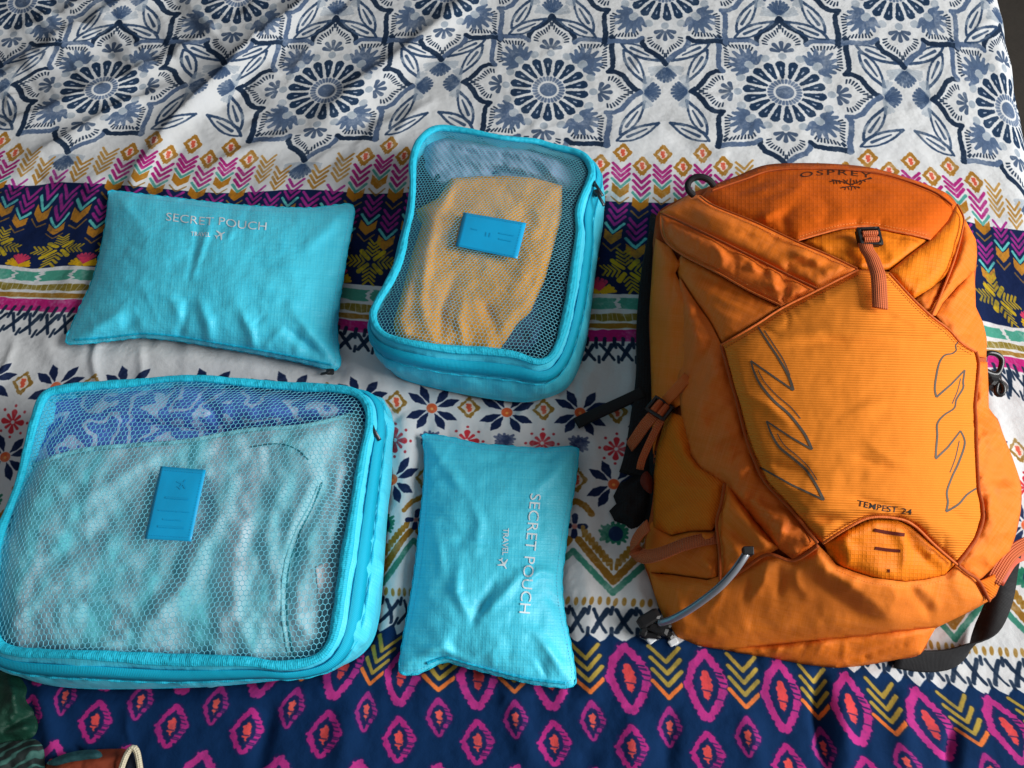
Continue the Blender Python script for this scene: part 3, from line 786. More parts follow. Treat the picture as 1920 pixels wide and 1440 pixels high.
BED_FOLDS = [
    ([(255, 345), (320, 262), (400, 188), (470, 120), (540, 55), (600, -15)], 17, .0120),
    ([(285, 300), (360, 235), (440, 172), (505, 110)], 12, -.0045),
    ([(-20, 158), (70, 120), (170, 66), (270, 5), (330, -40)], 20, .0090),
    ([(-20, 252), (100, 222), (220, 172), (325, 112), (400, 60)], 15, .0075),
    ([(60, 300), (150, 262), (250, 208), (320, 170)], 13, .0060),
    ([(600, 232), (660, 186), (740, 130), (830, 55), (900, -10)], 20, .0085),
    ([(640, 250), (700, 214), (760, 196)], 14, -.0035),
    ([(380, 330), (450, 292), (540, 262), (610, 262)], 14, .0040),
    ([(-10, 352), (70, 334), (160, 356), (240, 346)], 9, -.0050),
    ([(30, 60), (120, 30), (200, -15)], 13, .0060),
    ([(420, 30), (470, -10)], 13, -.004),
    ([(28, 640), (16, 680), (-8, 730)], 7, .0022), ([(186, 630), (178, 680), (186, 735)], 8, .0025),
    ([(690, 700), (760, 690), (840, 742)], 14, .0025),
    ([(1536, 1260), (1538, 1340), (1552, 1450)], 13, -.0075), ([(1575, 1300), (1590, 1450)], 20, .0040),
    ([(1260, 1330), (1250, 1450)], 18, -.0030), ([(1400, 1330), (1425, 1450)], 22, .0035),
    ([(1795, 1360), (1788, 1450)], 13, -.0060), ([(1690, 1290), (1705, 1450)], 22, .0030),
    ([(1110, 1400), (1100, 1450)], 22, -.003), ([(1180, 1330), (1200, 1450)], 24, .0030),
    ([(960, 1300), (1000, 1450)], 22, .003), ([(660, 1300), (640, 1450)], 24, .003), ([(510, 1310), (480, 1450)], 18, -.0035),
    ([(80, 1290), (110, 1450)], 22, .004), ([(1170, 262), (1290, 240), (1400, 270)], 22, .0025),
    ([(1560, 270), (1680, 245), (1760, 262)], 18, .0022), ([(1240, 232), (1330, 300)], 14, -.002),
]
rs_ = np.random.RandomState(77)
for _ in range(70):                                # small sharp wrinkles, mostly over the far white field
    x_, y_ = rs_.uniform(-20, 1850), rs_.choice([rs_.uniform(-10, 330), rs_.uniform(-10, 330), rs_.uniform(600, 1440)])
    a_ = -rs_.uniform(.25, .95) if y_ < 400 else rs_.uniform(1.1, 2.0); l_ = rs_.uniform(40, 130) * (1.0 if x_ < 900 else .7)
    d_ = np.array([math.cos(a_), math.sin(a_)]); n_ = np.array([-d_[1], d_[0]]) * rs_.uniform(-14, 14); p_ = np.array([x_, y_])
    BED_FOLDS.append(([tuple(p_), tuple(p_ + d_ * l_ * .5 + n_), tuple(p_ + d_ * l_)], rs_.uniform(4, 9), rs_.choice([1, 1, -1]) * rs_.uniform(.0010, .0026) * (1.25 if x_ < 900 else .7), 1.4))
# where bags lie, the quilt gives way; it puffs up a little around them
PRESS = [[(100, 1010), (150, 905), (220, 815), (436, 795), (708, 770), (736, 810), (730, 950), (715, 1120), (690, 1215), (594, 1264), (396, 1287), (158, 1291), (24, 1262), (40, 1190)],
         [(850, 350), (1090, 345), (1133, 370), (1125, 470), (1100, 643), (1053, 733), (965, 752), (831, 730), (729, 690), (716, 630), (765, 500), (810, 380)],
         [(208, 358), (400, 380), (590, 390), (664, 390), (632, 610), (632, 692), (400, 650), (267, 633), (124, 640), (173, 527)],
         [(795, 815), (943, 836), (1082, 842), (1058, 1041), (1077, 1285), (919, 1262), (750, 1258), (785, 1007)],
         [(1260, 440), (1400, 400), (1780, 440), (1800, 700), (1860, 900), (1830, 1100), (1720, 1200), (1572, 1250), (1300, 1205), (1230, 1110), (1215, 900), (1222, 600)]]
def bed_z(px, py):
    P = unproj(px, py, 0.0); X, Y = P[..., 0], P[..., 1]
    z = 1.5 * folds(px, py, BED_FOLDS) + .9 * folds(px, py, BED_FOLDS[:11])
    z = z + .0055 * fbm(X / .16 + 3, Y / .16, 21, 3) + .0018 * fbm(X / .035, Y / .05 + 7, 24, 3, .6)
    crum = smooth01((760 - px) / 500) * smooth01((330 - py) / 260)          # pulled, crumpled corner at the far left
    z = z + crum * .013 * fbm((X + Y * .75) / .030, (Y - X * .75) / .13, 27, 3)
    for q in PRESS:
        q = np.array(q, float); m = 90
        sel = (px > q[:, 0].min() - m) & (px < q[:, 0].max() + m) & (py > q[:, 1].min() - m) & (py < q[:, 1].max() + m)
        if not np.any(sel): continue
        x, y = px[sel], py[sel]; d, t = dist_path(q, x, y, True); ins = inside(q, x, y); sd = np.where(ins, -d, d)
        puck = .0016 * np.sin(t * 2 * np.pi * 23 + 4 * fbm(t * 19, t * 0, 33, 2)) * np.exp(-np.clip(sd, 0, None) / 26.0) * (sd > -25)
        z[sel] += -.007 * smooth01((12 - sd) / 40.0) + .0035 * np.exp(-((sd - 34) / 20.0) ** 2) + puck * smooth01((sd + 25) / 25.0)
    return z
def build_bed():
    # the sheet runs past the frame on every side; its right side rolls over the edge of the mattress
    gx = np.r_[np.linspace(-760, -20, 60), np.linspace(-16, 2080, 480), np.linspace(2092, 2500, 60)]
    gy = np.r_[np.linspace(-400, -8, 50), np.linspace(-4, 1450, 360), np.linspace(1460, 1800, 40)]
    PX, PY = np.meshgrid(gx, gy)
    z = bed_z(PX, PY)
    P = unproj(PX, PY, 0.0); P[..., 2] = z
    Q = proj(P)
    uv = tps_eval(warp_m, Q[..., 0] / 500.0, Q[..., 1] / 500.0)
    u = (uv[..., 0] - PU0) / (PU1 - PU0); v = 1 - (uv[..., 1] * 400 - PV0) / (PV1 - PV0)
    e0, e1 = unproj(1893, 0, 0)[:2], unproj(1962, 330, 0)[:2]
    xe = e0[0] + (P[..., 1] - e0[1]) * (e1[0] - e0[0]) / (e1[1] - e0[1])
    xe = xe + .006 * fbm(P[..., 1] / .09, P[..., 1] * 0, 31, 2)
    r = .045; s = P[..., 0] - (xe - r * .9)
    on = s > 0; a = np.clip(s / r, 0, math.pi / 2 * .96)
    drop = r * (1 - np.cos(a)) + np.clip(s - r * math.pi / 2 * .96, 0, None) * .995
    xn = xe - r * .9 + r * np.sin(a) + np.clip(s - r * math.pi / 2 * .96, 0, None) * .07
    P[..., 0] = np.where(on, xn + .010 * smooth01(drop / .1) * np.sin(P[..., 1] / .028), P[..., 0])
    P[..., 2] = np.where(on, P[..., 2] - drop, P[..., 2])
    h, w = PX.shape; idx = np.arange(h * w).reshape(h, w)
    F = np.stack([idx[:-1, :-1], idx[1:, :-1], idx[1:, 1:], idx[:-1, 1:]], -1).reshape(-1, 4)
    k = NT('printed_cotton'); tc = k.add('ShaderNodeTexCoord')
    im = build_print(); img = bpy.data.images.new('cotton_print', im.shape[1], im.shape[0], alpha=False)
    buf = np.ones((im.shape[0], im.shape[1], 4), np.float32); buf[..., :3] = im[::-1]
    img.pixels.foreach_set(buf.ravel()); img.update(); img.pack()
    tx = k.add('ShaderNodeTexImage'); tx.image = img; tx.extension = 'REPEAT'; tx.interpolation = 'Cubic'
    k.link(tc.outputs['UV'], tx.inputs['Vector'])
    f = k.noise(tc.outputs['Object'], 14, 4)
    tint = k.mix(f, (.93, .94, .97), (1.0, .985, .95))
    k.link(k.mix(1.0, tx.outputs['Color'], tint, 'MULTIPLY'), k.b.inputs['Base Color'])
    sep = k.add('ShaderNodeSeparateXYZ'); k.link(tc.outputs['Object'], sep.inputs[0])
    sx = k.math('SINE', k.math('MULTIPLY', sep.outputs[0], 2 * math.pi / .0011)); sy = k.math('SINE', k.math('MULTIPLY', sep.outputs[1], 2 * math.pi / .0011))
    n = k.bump(k.noise(tc.outputs['Object'], 75, 5, .6), .40, .0030)
    n = k.bump(k.noise(tc.outputs['Object'], 19, 3, .6), .45, .009, n)
    n = k.bump(k.math('MULTIPLY', sx, sy), .25, .0003, n); k.link(n, k.b.inputs['Normal'])
    k.b.inputs['Roughness'].default_value = .9; k.b.inputs['Specular IOR Level'].default_value = .08
    o = make('bedspread', P.reshape(-1, 3), F, k.m, None, np.stack([u, v], -1).reshape(-1, 2))
    tag(o, 'white cotton bedspread printed with blue mandalas and bright folk borders', None, None, 'structure')
    # dark floor far below, seen past the edge of the bed
    n_ = 12; xs = np.linspace(-2.5, 3.5, n_); ys = np.linspace(-2, 5, n_)
    GX, GY = np.meshgrid(xs, ys); V = np.c_[GX.ravel(), GY.ravel(), np.full(n_ * n_, -.55)]
    ii = np.arange(n_ * n_).reshape(n_, n_); FF = np.stack([ii[:-1, :-1], ii[:-1, 1:], ii[1:, 1:], ii[1:, :-1]], -1).reshape(-1, 4)
    tag(make('floor', V, FF, cloth('floor_carpet', (52, 47, 41), (40, 36, 32), .95, .1, 'weave', .006, .5), None, V[:, :2]), 'dark grey-brown floor beyond the bed edge', None, None, 'structure')
build_bed()
# ---------------------------------------------------------------- packing cubes
CY = (22, 168, 208)
M_NYLON = cloth('cyan_ripstop', (62, 206, 237), (46, 190, 226), .5, .15, 'ripstop', .0030, .22, .45, .26, .5, 0, 30, (150, 225, 245), .25, .08, .34)
M_BIND = cloth('cyan_binding', (34, 200, 232), (24, 178, 216), .62, .35, 'webbing', .0016, .3, .35, .5, .4, 0, 60)
M_TAPE = cloth('cyan_zip_tape', (12, 188, 224), (8, 168, 206), .55, .25, 'webbing', .0012, .4, .3, .15, .4)
M_COIL = plain('cyan_zip_coil', (8, 130, 170), .5)
M_STRAND = plain('mesh_strand', (112, 204, 228), .55, 0, .3, 0, 300, .2)
M_PATCH = plain('cyan_rubber', (6, 166, 222), .38, 0, .5, .3, 90, .12)
M_EMB = plain('embossed_cyan', (6, 158, 213), .3, 0, .5, 0, 200, .1)
M_METAL = plain('dark_metal', (70, 74, 78), .3, .9)
M_BASE = cloth('cyan_base', (10, 170, 206), None, .6, .2, 'ripstop', .0042)

def hex_mesh(name, rim_xy, zf, pitch, ang, wid, mat, parent):
    """open honeycomb netting, every strand a small bar, clipped to the rim"""
    c = rim_xy.mean(0); R = np.array([[math.cos(ang), -math.sin(ang)], [math.sin(ang), math.cos(ang)]])
    L = (rim_xy - c) @ R; x0, y0 = L.min(0) - pitch; x1, y1 = L.max(0) + pitch
    a = pitch / math.sqrt(3); E = []
    nx = int((x1 - x0) / pitch) + 2; ny = int((y1 - y0) / (1.5 * a)) + 2
    J, I = np.mgrid[0:ny, 0:nx]
    cx = x0 + (I + .5 * (J % 2)) * pitch; cy = y0 + J * 1.5 * a
    ang6 = [math.radians(90 + 60 * k) for k in range(6)]
    A = []; B = []
    for k in (0, 1, 2):        # three of six sides: every side once
        A.append(np.stack([cx + a * math.cos(ang6[k]), cy + a * math.sin(ang6[k])], -1).reshape(-1, 2))
        B.append(np.stack([cx + a * math.cos(ang6[k + 1]), cy + a * math.sin(ang6[k + 1])], -1).reshape(-1, 2))
    A = np.concatenate(A) @ R.T + c; B = np.concatenate(B) @ R.T + c
    # the net is pulled unevenly
    for Q in (A, B):
        dx = .0060 * fbm(Q[:, 0] / .06, Q[:, 1] / .06, 61, 2) + .0007 * fbm(Q[:, 0] / .006, Q[:, 1] / .006, 66, 1); dy = .0060 * fbm(Q[:, 0] / .06 + 9, Q[:, 1] / .06, 63, 2) + .0007 * fbm(Q[:, 0] / .006 + 5, Q[:, 1] / .006, 67, 1); Q[:, 0] += dx; Q[:, 1] += dy
    M = (A + B) / 2; k = inside(rim_xy, M[:, 0], M[:, 1]); A, B = A[k], B[k]
    za, zb = zf(A[:, 0], A[:, 1]), zf(B[:, 0], B[:, 1])
    A = np.c_[A, za]; B = np.c_[B, zb]
    T = B - A; T /= np.linalg.norm(T, axis=1, keepdims=True); S = np.cross(T, [0, 0, 1.0]); S /= np.linalg.norm(S, axis=1, keepdims=True); U = np.array([0, 0, 1.0])
    w = wid; h = wid * .7
    V = np.concatenate([A - S * w / 2, A + U * h, A + S * w / 2, B - S * w / 2, B + U * h, B + S * w / 2], 1).reshape(-1, 3)
    n = len(A); b = np.arange(n)[:, None] * 6
    F = np.concatenate([b + np.array([0, 3, 4, 1]), b + np.array([1, 4, 5, 2])], 0)
    o = make(name, V, F, mat, parent); o['kind'] = 'stuff'
    return o

def ring_match(outer, ref, cen):
    """resample a closed outline at the bearings of ref about cen"""
    a = np.arctan2(outer[:, 1] - cen[1], outer[:, 0] - cen[0]); k = np.argsort(a); a = a[k]; o = outer[k]
    a = np.r_[a[-3:] - 2 * np.pi, a, a[:3] + 2 * np.pi]; o = np.vstack([o[-3:], o, o[:3]])
    b = np.arctan2(ref[:, 1] - cen[1], ref[:, 0] - cen[0])
    return np.c_[np.interp(b, a, o[:, 0]), np.interp(b, a, o[:, 1])]

def packing_cube(label, rim_px, base_px, zr, dome, ang, pitch, waves, seed, pull_at):
    rim_px = catmull(rim_px, True, 5.0); base_px = catmull(base_px, True, 5.0)
    n = len(rim_px); s = np.linspace(0, 2 * np.pi, n, endpoint=False)
    zrim = zr + .0035 * np.sin(s * 3 + seed) + .0025 * np.sin(s * 7 + 2 * seed)
    R = unproj(rim_px[:, 0], rim_px[:, 1], zrim); Bf = unproj(base_px[:, 0], base_px[:, 1], .006)
    cen = (R[:, :2].mean(0) + Bf[:, :2].mean(0)) / 2
    Bm = ring_match(Bf[:, :2], R[:, :2], cen); B = np.c_[Bm, np.full(n, .004)]
    root = thing('packing_cube', label, 'packing cube', (cen[0], cen[1], 0), 'cyan mesh-topped packing cubes')
    out = R[:, :2] - cen; out /= np.linalg.norm(out, axis=1, keepdims=True)
    L = np.r_[0, np.cumsum(np.linalg.norm(np.diff(R[:, :2], axis=0), axis=1))]
    # side wall with the zip flange above it
    K = 18; rows = []; uvs = []
    for q in range(K + 1):
        t = q / K; P = R + (B - R) * t
        bul = .007 * math.sin(math.pi * min(1, t * 1.05)) ** .8
        wr = .0060 * fbm(L / .018 + seed * 5, L * 0 + t * 1.6, 71 + seed, 3, .6) * math.sin(math.pi * min(1, t * 1.1 + .02))
        wr = wr + waves * np.exp(-((t - .62) / .3) ** 2) * fbm(L / .05, L * 0 + 3 + t * .8, 75 + seed, 2)
        pk = .0011 * np.exp(-((t - .40) / .05) ** 2) * np.sin(L / .0042 * 1.0 + 3 * fbm(L / .02, L * 0, 77, 2)) - .0022 * math.exp(-((t - .41) / .035) ** 2)
        P = P.copy(); P[:, :2] += out * (bul + wr + pk)[:, None]; P[:, 2] += .002 * fbm(L / .03, L * 0 + t * 2, 79, 2) * math.sin(math.pi * t)
        rows.append(P); uvs.append(np.c_[L, np.full(n, t * .075)])
    V = np.concatenate(rows); uv = np.concatenate(uvs)
    F = [(q * n + i, (q + 1) * n + i, (q + 1) * n + (i + 1) % n, q * n + (i + 1) % n) for q in range(K) for i in range(n)]
    make('side_wall', V, F, M_NYLON, root, uv)
    make('base_panel', np.vstack([B, [[cen[0], cen[1], .003]]]), [(i, (i + 1) % n, n) for i in range(n)], M_BASE, root, np.vstack([B[:, :2], [cen]]))
    tube('rim_piping', R + np.c_[out * -.001, np.full(n, .001)], .0041 + .0006 * np.sin(s * 5 + seed) + .0007 * fbm(L / .012, L * 0, 81 + seed, 2), M_BIND, root, True, 10, .7)
    at = lambda t, o: R + (B - R) * t + np.c_[out * (.007 * math.sin(math.pi * t) ** .8 + o), np.zeros(n)]
    a1, a2, b1 = at(.12, .0008), at(.22, .0018), at(.33, .0008)
    band = np.concatenate([a1, a2, b1]); FB = [(q * n + i, (q + 1) * n + i, (q + 1) * n + (i + 1) % n, q * n + (i + 1) % n) for q in range(2) for i in range(n)]
    make('zip_tape', band, FB, M_TAPE, root, np.concatenate([np.c_[L, np.full(n, k * .006)] for k in range(3)]), True, .0012)
    tube('zip_coil', at(.225, .0022), .0008, M_COIL, root, True, 6)
    tube('seam_piping', at(.385, .0012) + np.c_[np.zeros((n, 2)), .0005 * np.sin(L / .003)], .0009 + .0004 * np.sin(L / .0025), M_BIND, root, True, 6)
    # netting over the contents
    rim_xy = R[:, :2]
    def zf(x, y):
        d, t = dist_path(rim_xy, x, y, True)
        zr_ = np.interp(t, np.linspace(0, 1, n + 1), np.r_[zrim, zrim[0]])
        k = smooth01(d / .035)
        return (zr_ - .001) * (1 - k) + (zr + dome) * k + .0035 * fbm(x / .045 + seed, y / .045, 65, 2) * k
    hex_mesh('mesh_panel', rim_xy, zf, pitch, ang, pitch * .125, M_STRAND, root)
    for k, (px, py, a) in enumerate(pull_at):
        c = unproj(px, py, zr * .93); d = np.array([math.cos(a), -math.sin(a), 0.]); e = np.array([math.sin(a), math.cos(a), 0])
        zp = box('zip_slider', c, d * .0042, e * .0028, (0, 0, .0024), M_METAL, root, .3)
        tg = [c + d * .003 + np.array([0, 0, .003]), c + d * .010 + np.array([0, 0, .0035]), c + d * .019 + e * .002 + np.array([.001, 0, -.002])]
        strap('zip_pull', catmull(np.array(tg), False, .002), .0034, .0012, M_METAL, zp)
    return root, zf, zr, rim_px

def cube_z(zf, zr):
    """height of the netting at a photo pixel"""
    def f(px, py):
        z = np.full(np.shape(px), zr, float)
        for _ in range(3):
            P = unproj(px, py, z); z = zf(P[..., 0], P[..., 1])
        return z
    return f

def label_patch(root, zpx, q, text_dir, lines):
    """moulded tag sewn on the netting: four pixel corners clockwise from top left"""
    q = np.array(q, float); m = 15
    t = np.linspace(0, 1, m); S, T = np.meshgrid(t, t)
    Q = ((q[0] * (1 - S[..., None]) + q[1] * S[..., None]) * (1 - T[..., None]) + (q[3] * (1 - S[..., None]) + q[2] * S[..., None]) * T[..., None])
    e = np.minimum(np.minimum(S, 1 - S) * 1.0, np.minimum(T, 1 - T))
    z = zpx(Q[..., 0], Q[..., 1]); zz = z.mean() * .25 + z * .75 + .0011 + .0004 * smooth01(e / .08) - .0005 * np.exp(-((e - .055) / .02) ** 2)
    P = unproj(Q[..., 0], Q[..., 1], zz); idx = np.arange(m * m).reshape(m, m)
    F = np.stack([idx[:-1, :-1], idx[1:, :-1], idx[1:, 1:], idx[:-1, 1:]], -1).reshape(-1, 4)
    pt = make('label_patch', P.reshape(-1, 3), flipfix(P.reshape(-1, 3), [tuple(f) for f in F]), M_PATCH, root, None, True, .0005)
    zs = lambda x, y: zpx(x, y) * .75 + z.mean() * .25 + .0015
    bl = lambda s, t_: (q[0] * (1 - s) + q[1] * s) * (1 - t_) + (q[3] * (1 - s) + q[2] * s) * t_
    for s0, s1, t0, wd in lines:
        a, b = bl(s0, t0), bl(s1, t0) if text_dir == 'h' else bl(s0, t0)
        ribbon_px('embossed_line', np.array([a, (a + b) / 2, b]), wd, zs, M_EMB, pt, .0004)
    ed = np.array([bl(.06, .05), bl(.94, .05), bl(.94, .95), bl(.06, .95), bl(.06, .05)])
    stitches('edge_stitching', ed, zs, M_EMB, pt, 3.0, 2.2, 1.1, .0004, False)
    return pt, zs, bl

# --- large cube, lower left
ZL = .068
rimL = [(85, 741), (127, 728), (191, 722), (254, 717), (318, 710), (381, 709), (445, 715), (551, 724), (630, 728), (672, 738), (692, 764), (694, 800), (685, 838), (674, 902), (664, 965), (654, 1029), (644, 1092), (635, 1156),
        (622, 1207), (592, 1238), (530, 1250), (466, 1243), (381, 1241), (297, 1239), (170, 1231), (85, 1228), (25, 1223), (-8, 1205), (-20, 1150), (-16, 1070), (-2, 1003), (17, 953), (36, 902), (52, 838), (65, 787)]
baseL = [(436, 790), (560, 782), (650, 772), (708, 768), (734, 785), (738, 805), (735, 838), (733, 902), (727, 950), (721, 1029), (717, 1090), (712, 1150), (700, 1198), (676, 1228), (640, 1248), (594, 1264), (515, 1276), (396, 1287), (277, 1291), (158, 1291), (79, 1282), (24, 1262), (2, 1236), (40, 1190), (75, 1140), (100, 1010), (141, 905), (206, 815), (300, 795)]
rootL, zfL, zrL, rpL = packing_cube('large cyan packing cube with mesh top over turquoise and royal blue clothes', rimL, baseL, ZL, .010, .10, .0043, .006, 1, [(697, 792, 1.25), (692, 770, 1.35)])
zL = cube_z(zfL, zrL)
ptL, zsL, blL = label_patch(rootL, zL, [(301, 874), (386, 881), (358, 1015), (271, 1010)], 'h', [(.16, .84, .60, 1.6), (.22, .78, .82, 4.0), (.30, .70, .72, 2.2), (.25, .75, .42, 3.6)])
lay_plane('embossed_plane', blL(.55, .22), 11, 40, zsL, M_EMB, ptL, .0004)

# --- small cube, top centre
ZS = .068
rimS = [(819, 241), (850, 242), (888, 248), (945, 259), (1003, 265), (1041, 276), (1085, 287), (1104, 302), (1111, 325), (1103, 348), (1091, 375), (1085, 402), (1087, 432), (1084, 459), (1078, 505), (1071, 555), (1059, 612), (1047, 650), (1031, 674), (1006, 681), (965, 668), (907, 661), (850, 658), (793, 650), (736, 637), (708, 620), (698, 593), (708, 566), (728, 532), (747, 490), (759, 440), (770, 394), (773, 345), (773, 306), (782, 272), (798, 252)]
baseS = [(860, 330), (1000, 345), (1090, 335), (1126, 345), (1135, 366), (1133, 392), (1130, 425), (1121, 480), (1114, 536), (1107, 593), (1099, 643), (1081, 700), (1053, 733), (1003, 750), (965, 752), (907, 744), (831, 730), (758, 711), (729, 690), (712, 658), (716, 630), (738, 585), (752, 545), (765, 500), (776, 450), (800, 390), (820, 345)]
rootS, zfS, zrS, rpS = packing_cube('smaller cyan packing cube with mesh top over folded mustard garment', rimS, baseS, ZS, .006, -.16, .0038, .004, 2, [(1113, 345, 1.2), (1118, 362, 1.3)])
zS = cube_z(zfS, zrS)
ptS, zsS, blS = label_patch(rootS, zS, [(869, 398), (987, 418), (970, 485), (854, 461)], 'h', [(.18, .28, .42, 2.4), (.42, .44, .5, 8.0), (.48, .50, .5, 8.0), (.62, .86, .40, 2.4), (.64, .84, .56, 2.4)])

# --- clothes inside the cubes
def tie_dye(name, a, b, scale):
    k = NT(name); tc = k.add('ShaderNodeTexCoord'); ob = tc.outputs['Object']
    mp = k.add('ShaderNodeMapping'); mp.inputs['Rotation'].default_value = (0, 0, .32); mp.inputs['Scale'].default_value = (4.2, .55, 1); k.link(ob, mp.inputs['Vector'])
    f = k.noise(mp.outputs[0], scale, 4, .55)
    f2 = k.noise(ob, scale * 7, 3, .6); f = k.math('ADD', k.math('MULTIPLY', f, .78), k.math('MULTIPLY', f2, .22))
    c = k.ramp(f, [(.30, lin(a)), (.40, lin(a)), (.66, lin(b)), (1, lin(b))]); k.link(c, k.b.inputs['Base Color'])
    n = k.bump(k.noise(ob, 900, 2), .5, .0008); n = k.bump(k.noise(ob, 60, 4), .5, .004, n); k.link(n, k.b.inputs['Normal'])
    k.b.inputs['Roughness'].default_value = .9; k.b.inputs['Sheen Weight'].default_value = .3
    return k.m
M_TURQ = tie_dye('turquoise_towelling', (98, 196, 208), (198, 218, 228), 9)
M_OCHRE = cloth('mustard_jersey', (240, 172, 66), (224, 152, 50), .85, .4, 'weave', .0012, .6, .2, .6)
M_DENIM = cloth('slate_blue_cotton', (70, 92, 128), (44, 60, 92), .85, .3, 'weave', .0012, .6, .2, .6)
M_PALE = cloth('pale_blue_stripe', (150, 166, 192), (112, 130, 168), .8, .1, 'rib', .0042, .4, .2, .4)
M_DARK = cloth('dark_navy_cotton', (34, 44, 66), None, .9, .2)
def blue_print():
    k = NT('periwinkle_print'); tc = k.add('ShaderNodeTexCoord'); ob = tc.outputs['Object']
    f = k.noise(ob, 21, 2.5, .45); w = k.math('SINE', k.math('MULTIPLY', f, 50.0))
    edge = k.ramp(w, [(.0, (0, 0, 0)), (.46, (0, 0, 0)), (.60, (1, 1, 1)), (1, (1, 1, 1))])
    c = k.mix(edge, lin((70, 108, 196)), lin((196, 212, 236)))
    c = k.mix(k.math('MULTIPLY', k.noise(ob, 40, 3), .5), c, lin((96, 124, 200)))
    k.link(c, k.b.inputs['Base Color']); k.b.inputs['Roughness'].default_value = .85
    k.link(k.bump(k.noise(ob, 60, 4), .4, .004), k.b.inputs['Normal'])
    return k.m
M_BLUEP = blue_print()
TURQ_F = [([(560, 850), (520, 930), (500, 1010), (520, 1100)], 16, .006), ([(430, 890), (420, 960), (370, 1040), (330, 1120), (250, 1190)], 18, .0065), ([(340, 1010), (330, 1080), (250, 1150)], 14, -.005),
          ([(110, 960), (190, 920), (260, 870), (340, 840)], 16, .005), ([(90, 1060), (170, 1010), (230, 950)], 16, -.004), ([(620, 900), (565, 1000), (540, 1100), (545, 1230)], 11, -.006), ([(590, 900), (548, 980), (525, 1080)], 12, .006),
          ([(470, 950), (440, 1050), (440, 1150), (470, 1230)], 20, .006), ([(400, 1000), (390, 1100), (400, 1200)], 14, -.005), ([(120, 1130), (210, 1120), (300, 1180)], 18, .004), ([(470, 810), (540, 830), (640, 800)], 14, .004), ([(640, 840), (630, 960), (610, 1060)], 13, .005)]
inl = lambda rp, k: (np.array(rp) - np.array(rp).mean(0)) * k + np.array(rp).mean(0)
def under(zfun, gap, F=(), amp=.004, seed=0, wl=34.0):
    def f(px, py, d):
        w = 1.35 * folds(px, py, F) + amp * fbm(px / wl, py / wl, 90 + seed, 3)
        w = w - amp * .5
        return np.minimum(zfun(px, py) - gap + w, zfun(px, py) - .0016) - .006 * (1 - smooth01(d / 12.0))
    return f
inL = [(60, 900), (58, 850)] + [tuple(p) for p in inl(rpL, .975) if p[1] < 800][::6] + [(660, 850), (560, 880), (400, 900), (200, 915)]
tag(patch('folded_shirt', inL, under(zL, .0155, [([(120, 800), (260, 770), (420, 790)], 14, .004), ([(360, 720), (400, 770), (420, 810)], 10, -.004)], .004, 1), M_BLUEP, None, 8.0, .012, 0, 0, False), 'royal blue and white printed garment along the top of the large cube', 'clothing')
turq = [(60, 872), (120, 850), (182, 838), (260, 832), (339, 826), (410, 814), (466, 804), (572, 796), (672, 772)] + [tuple(p) for p in inl(rpL, .975) if p[1] > 800 and p[0] > 560][::7] + [(592, 1229), (530, 1240), (466, 1234), (381, 1232), (297, 1230), (170, 1222), (85, 1219), (30, 1214), (0, 1196), (-10, 1130), (-4, 1060), (12, 1000), (30, 940)]
gar = tag(patch('folded_garment', turq, under(zL, .0085, TURQ_F, .007, 3), M_TURQ, None, 6.5, .014, 0, 0, False), 'crumpled turquoise and white garment filling the large packing cube', 'clothing')
zTag = lambda x, y, d=None: under(zL, .0085, TURQ_F, .007, 3)(x, y, np.full(np.shape(x), 40.)) + .0009
patch('care_label', [(592, 1062), (622, 1052), (624, 1108), (597, 1122)], lambda x, y, d: zTag(x, y), plain('white_satin', (232, 236, 240), .6), gar, 5.0, None, 0, .0006, False)
M_TSEAM = cloth('teal_seam', (48, 134, 146), None, .9, .1); M_THEM = cloth('turquoise_hem', (120, 200, 210), (170, 212, 220), .9, .2)
def seam_on(name, pts, zf, r, mat, parent, lift=0.0):
    C = catmull(pts, False, 5.0); return tube(name, unproj(C[:, 0], C[:, 1], zf(C[:, 0], C[:, 1]) + lift), r, mat, parent, False, 6)
seam_on('seam', [(604, 905), (586, 950), (560, 1003), (540, 1071), (538, 1156), (551, 1232)], zTag, .0009, M_TSEAM, gar, -.0006)
seam_on('seam', [(596, 912), (578, 952), (551, 1004), (531, 1072), (529, 1156), (541, 1232)], zTag, .0007, M_THEM, gar, -.0004)
seam_on('seam', [(470, 838), (520, 832), (556, 842), (578, 862)], zTag, .0006, M_TSEAM, gar, -.0008)
seam_on('hem', [(64, 872), (120, 852), (182, 840), (260, 834), (339, 828), (410, 816), (466, 806), (572, 798), (668, 775)], zTag, .0022, M_THEM, gar, -.0026)
inS = inl(rpS, .97)[::6]
tag(patch('folded_garment', inS, under(zS, .022, [([(1040, 560), (1000, 640), (960, 660)], 10, .005)], .006, 5), M_DENIM, None, 7.0, .012), 'slate blue garment at the right side inside the small packing cube', 'clothing')
tag(patch('striped_shirt', [(812, 262), (850, 258), (905, 270), (960, 276), (1010, 288), (1052, 300), (1078, 322), (1070, 352), (1000, 346), (960, 352), (880, 345), (830, 350), (796, 330), (792, 288)], under(zS, .0120, [([(820, 300), (920, 300), (1020, 330)], 9, .006), ([(830, 280), (900, 290), (980, 300)], 7, -.006), ([(860, 330), (940, 322), (1040, 340)], 8, -.005), ([(1000, 290), (1030, 320), (1060, 340)], 7, .005)], .007, 6, 22.), M_PALE, None, 6.0, .030, .9), 'pale blue striped shirt at the far end inside the small cube', 'clothing')
ochre = [(846, 334), (900, 330), (950, 330), (999, 333), (1054, 348), (1054, 402), (1038, 459), (1023, 516), (996, 574), (968, 597), (945, 630), (924, 660), (875, 657), (831, 654), (790, 647), (742, 630), (738, 604), (752, 555), (772, 478), (794, 412), (780, 394), (822, 371)]
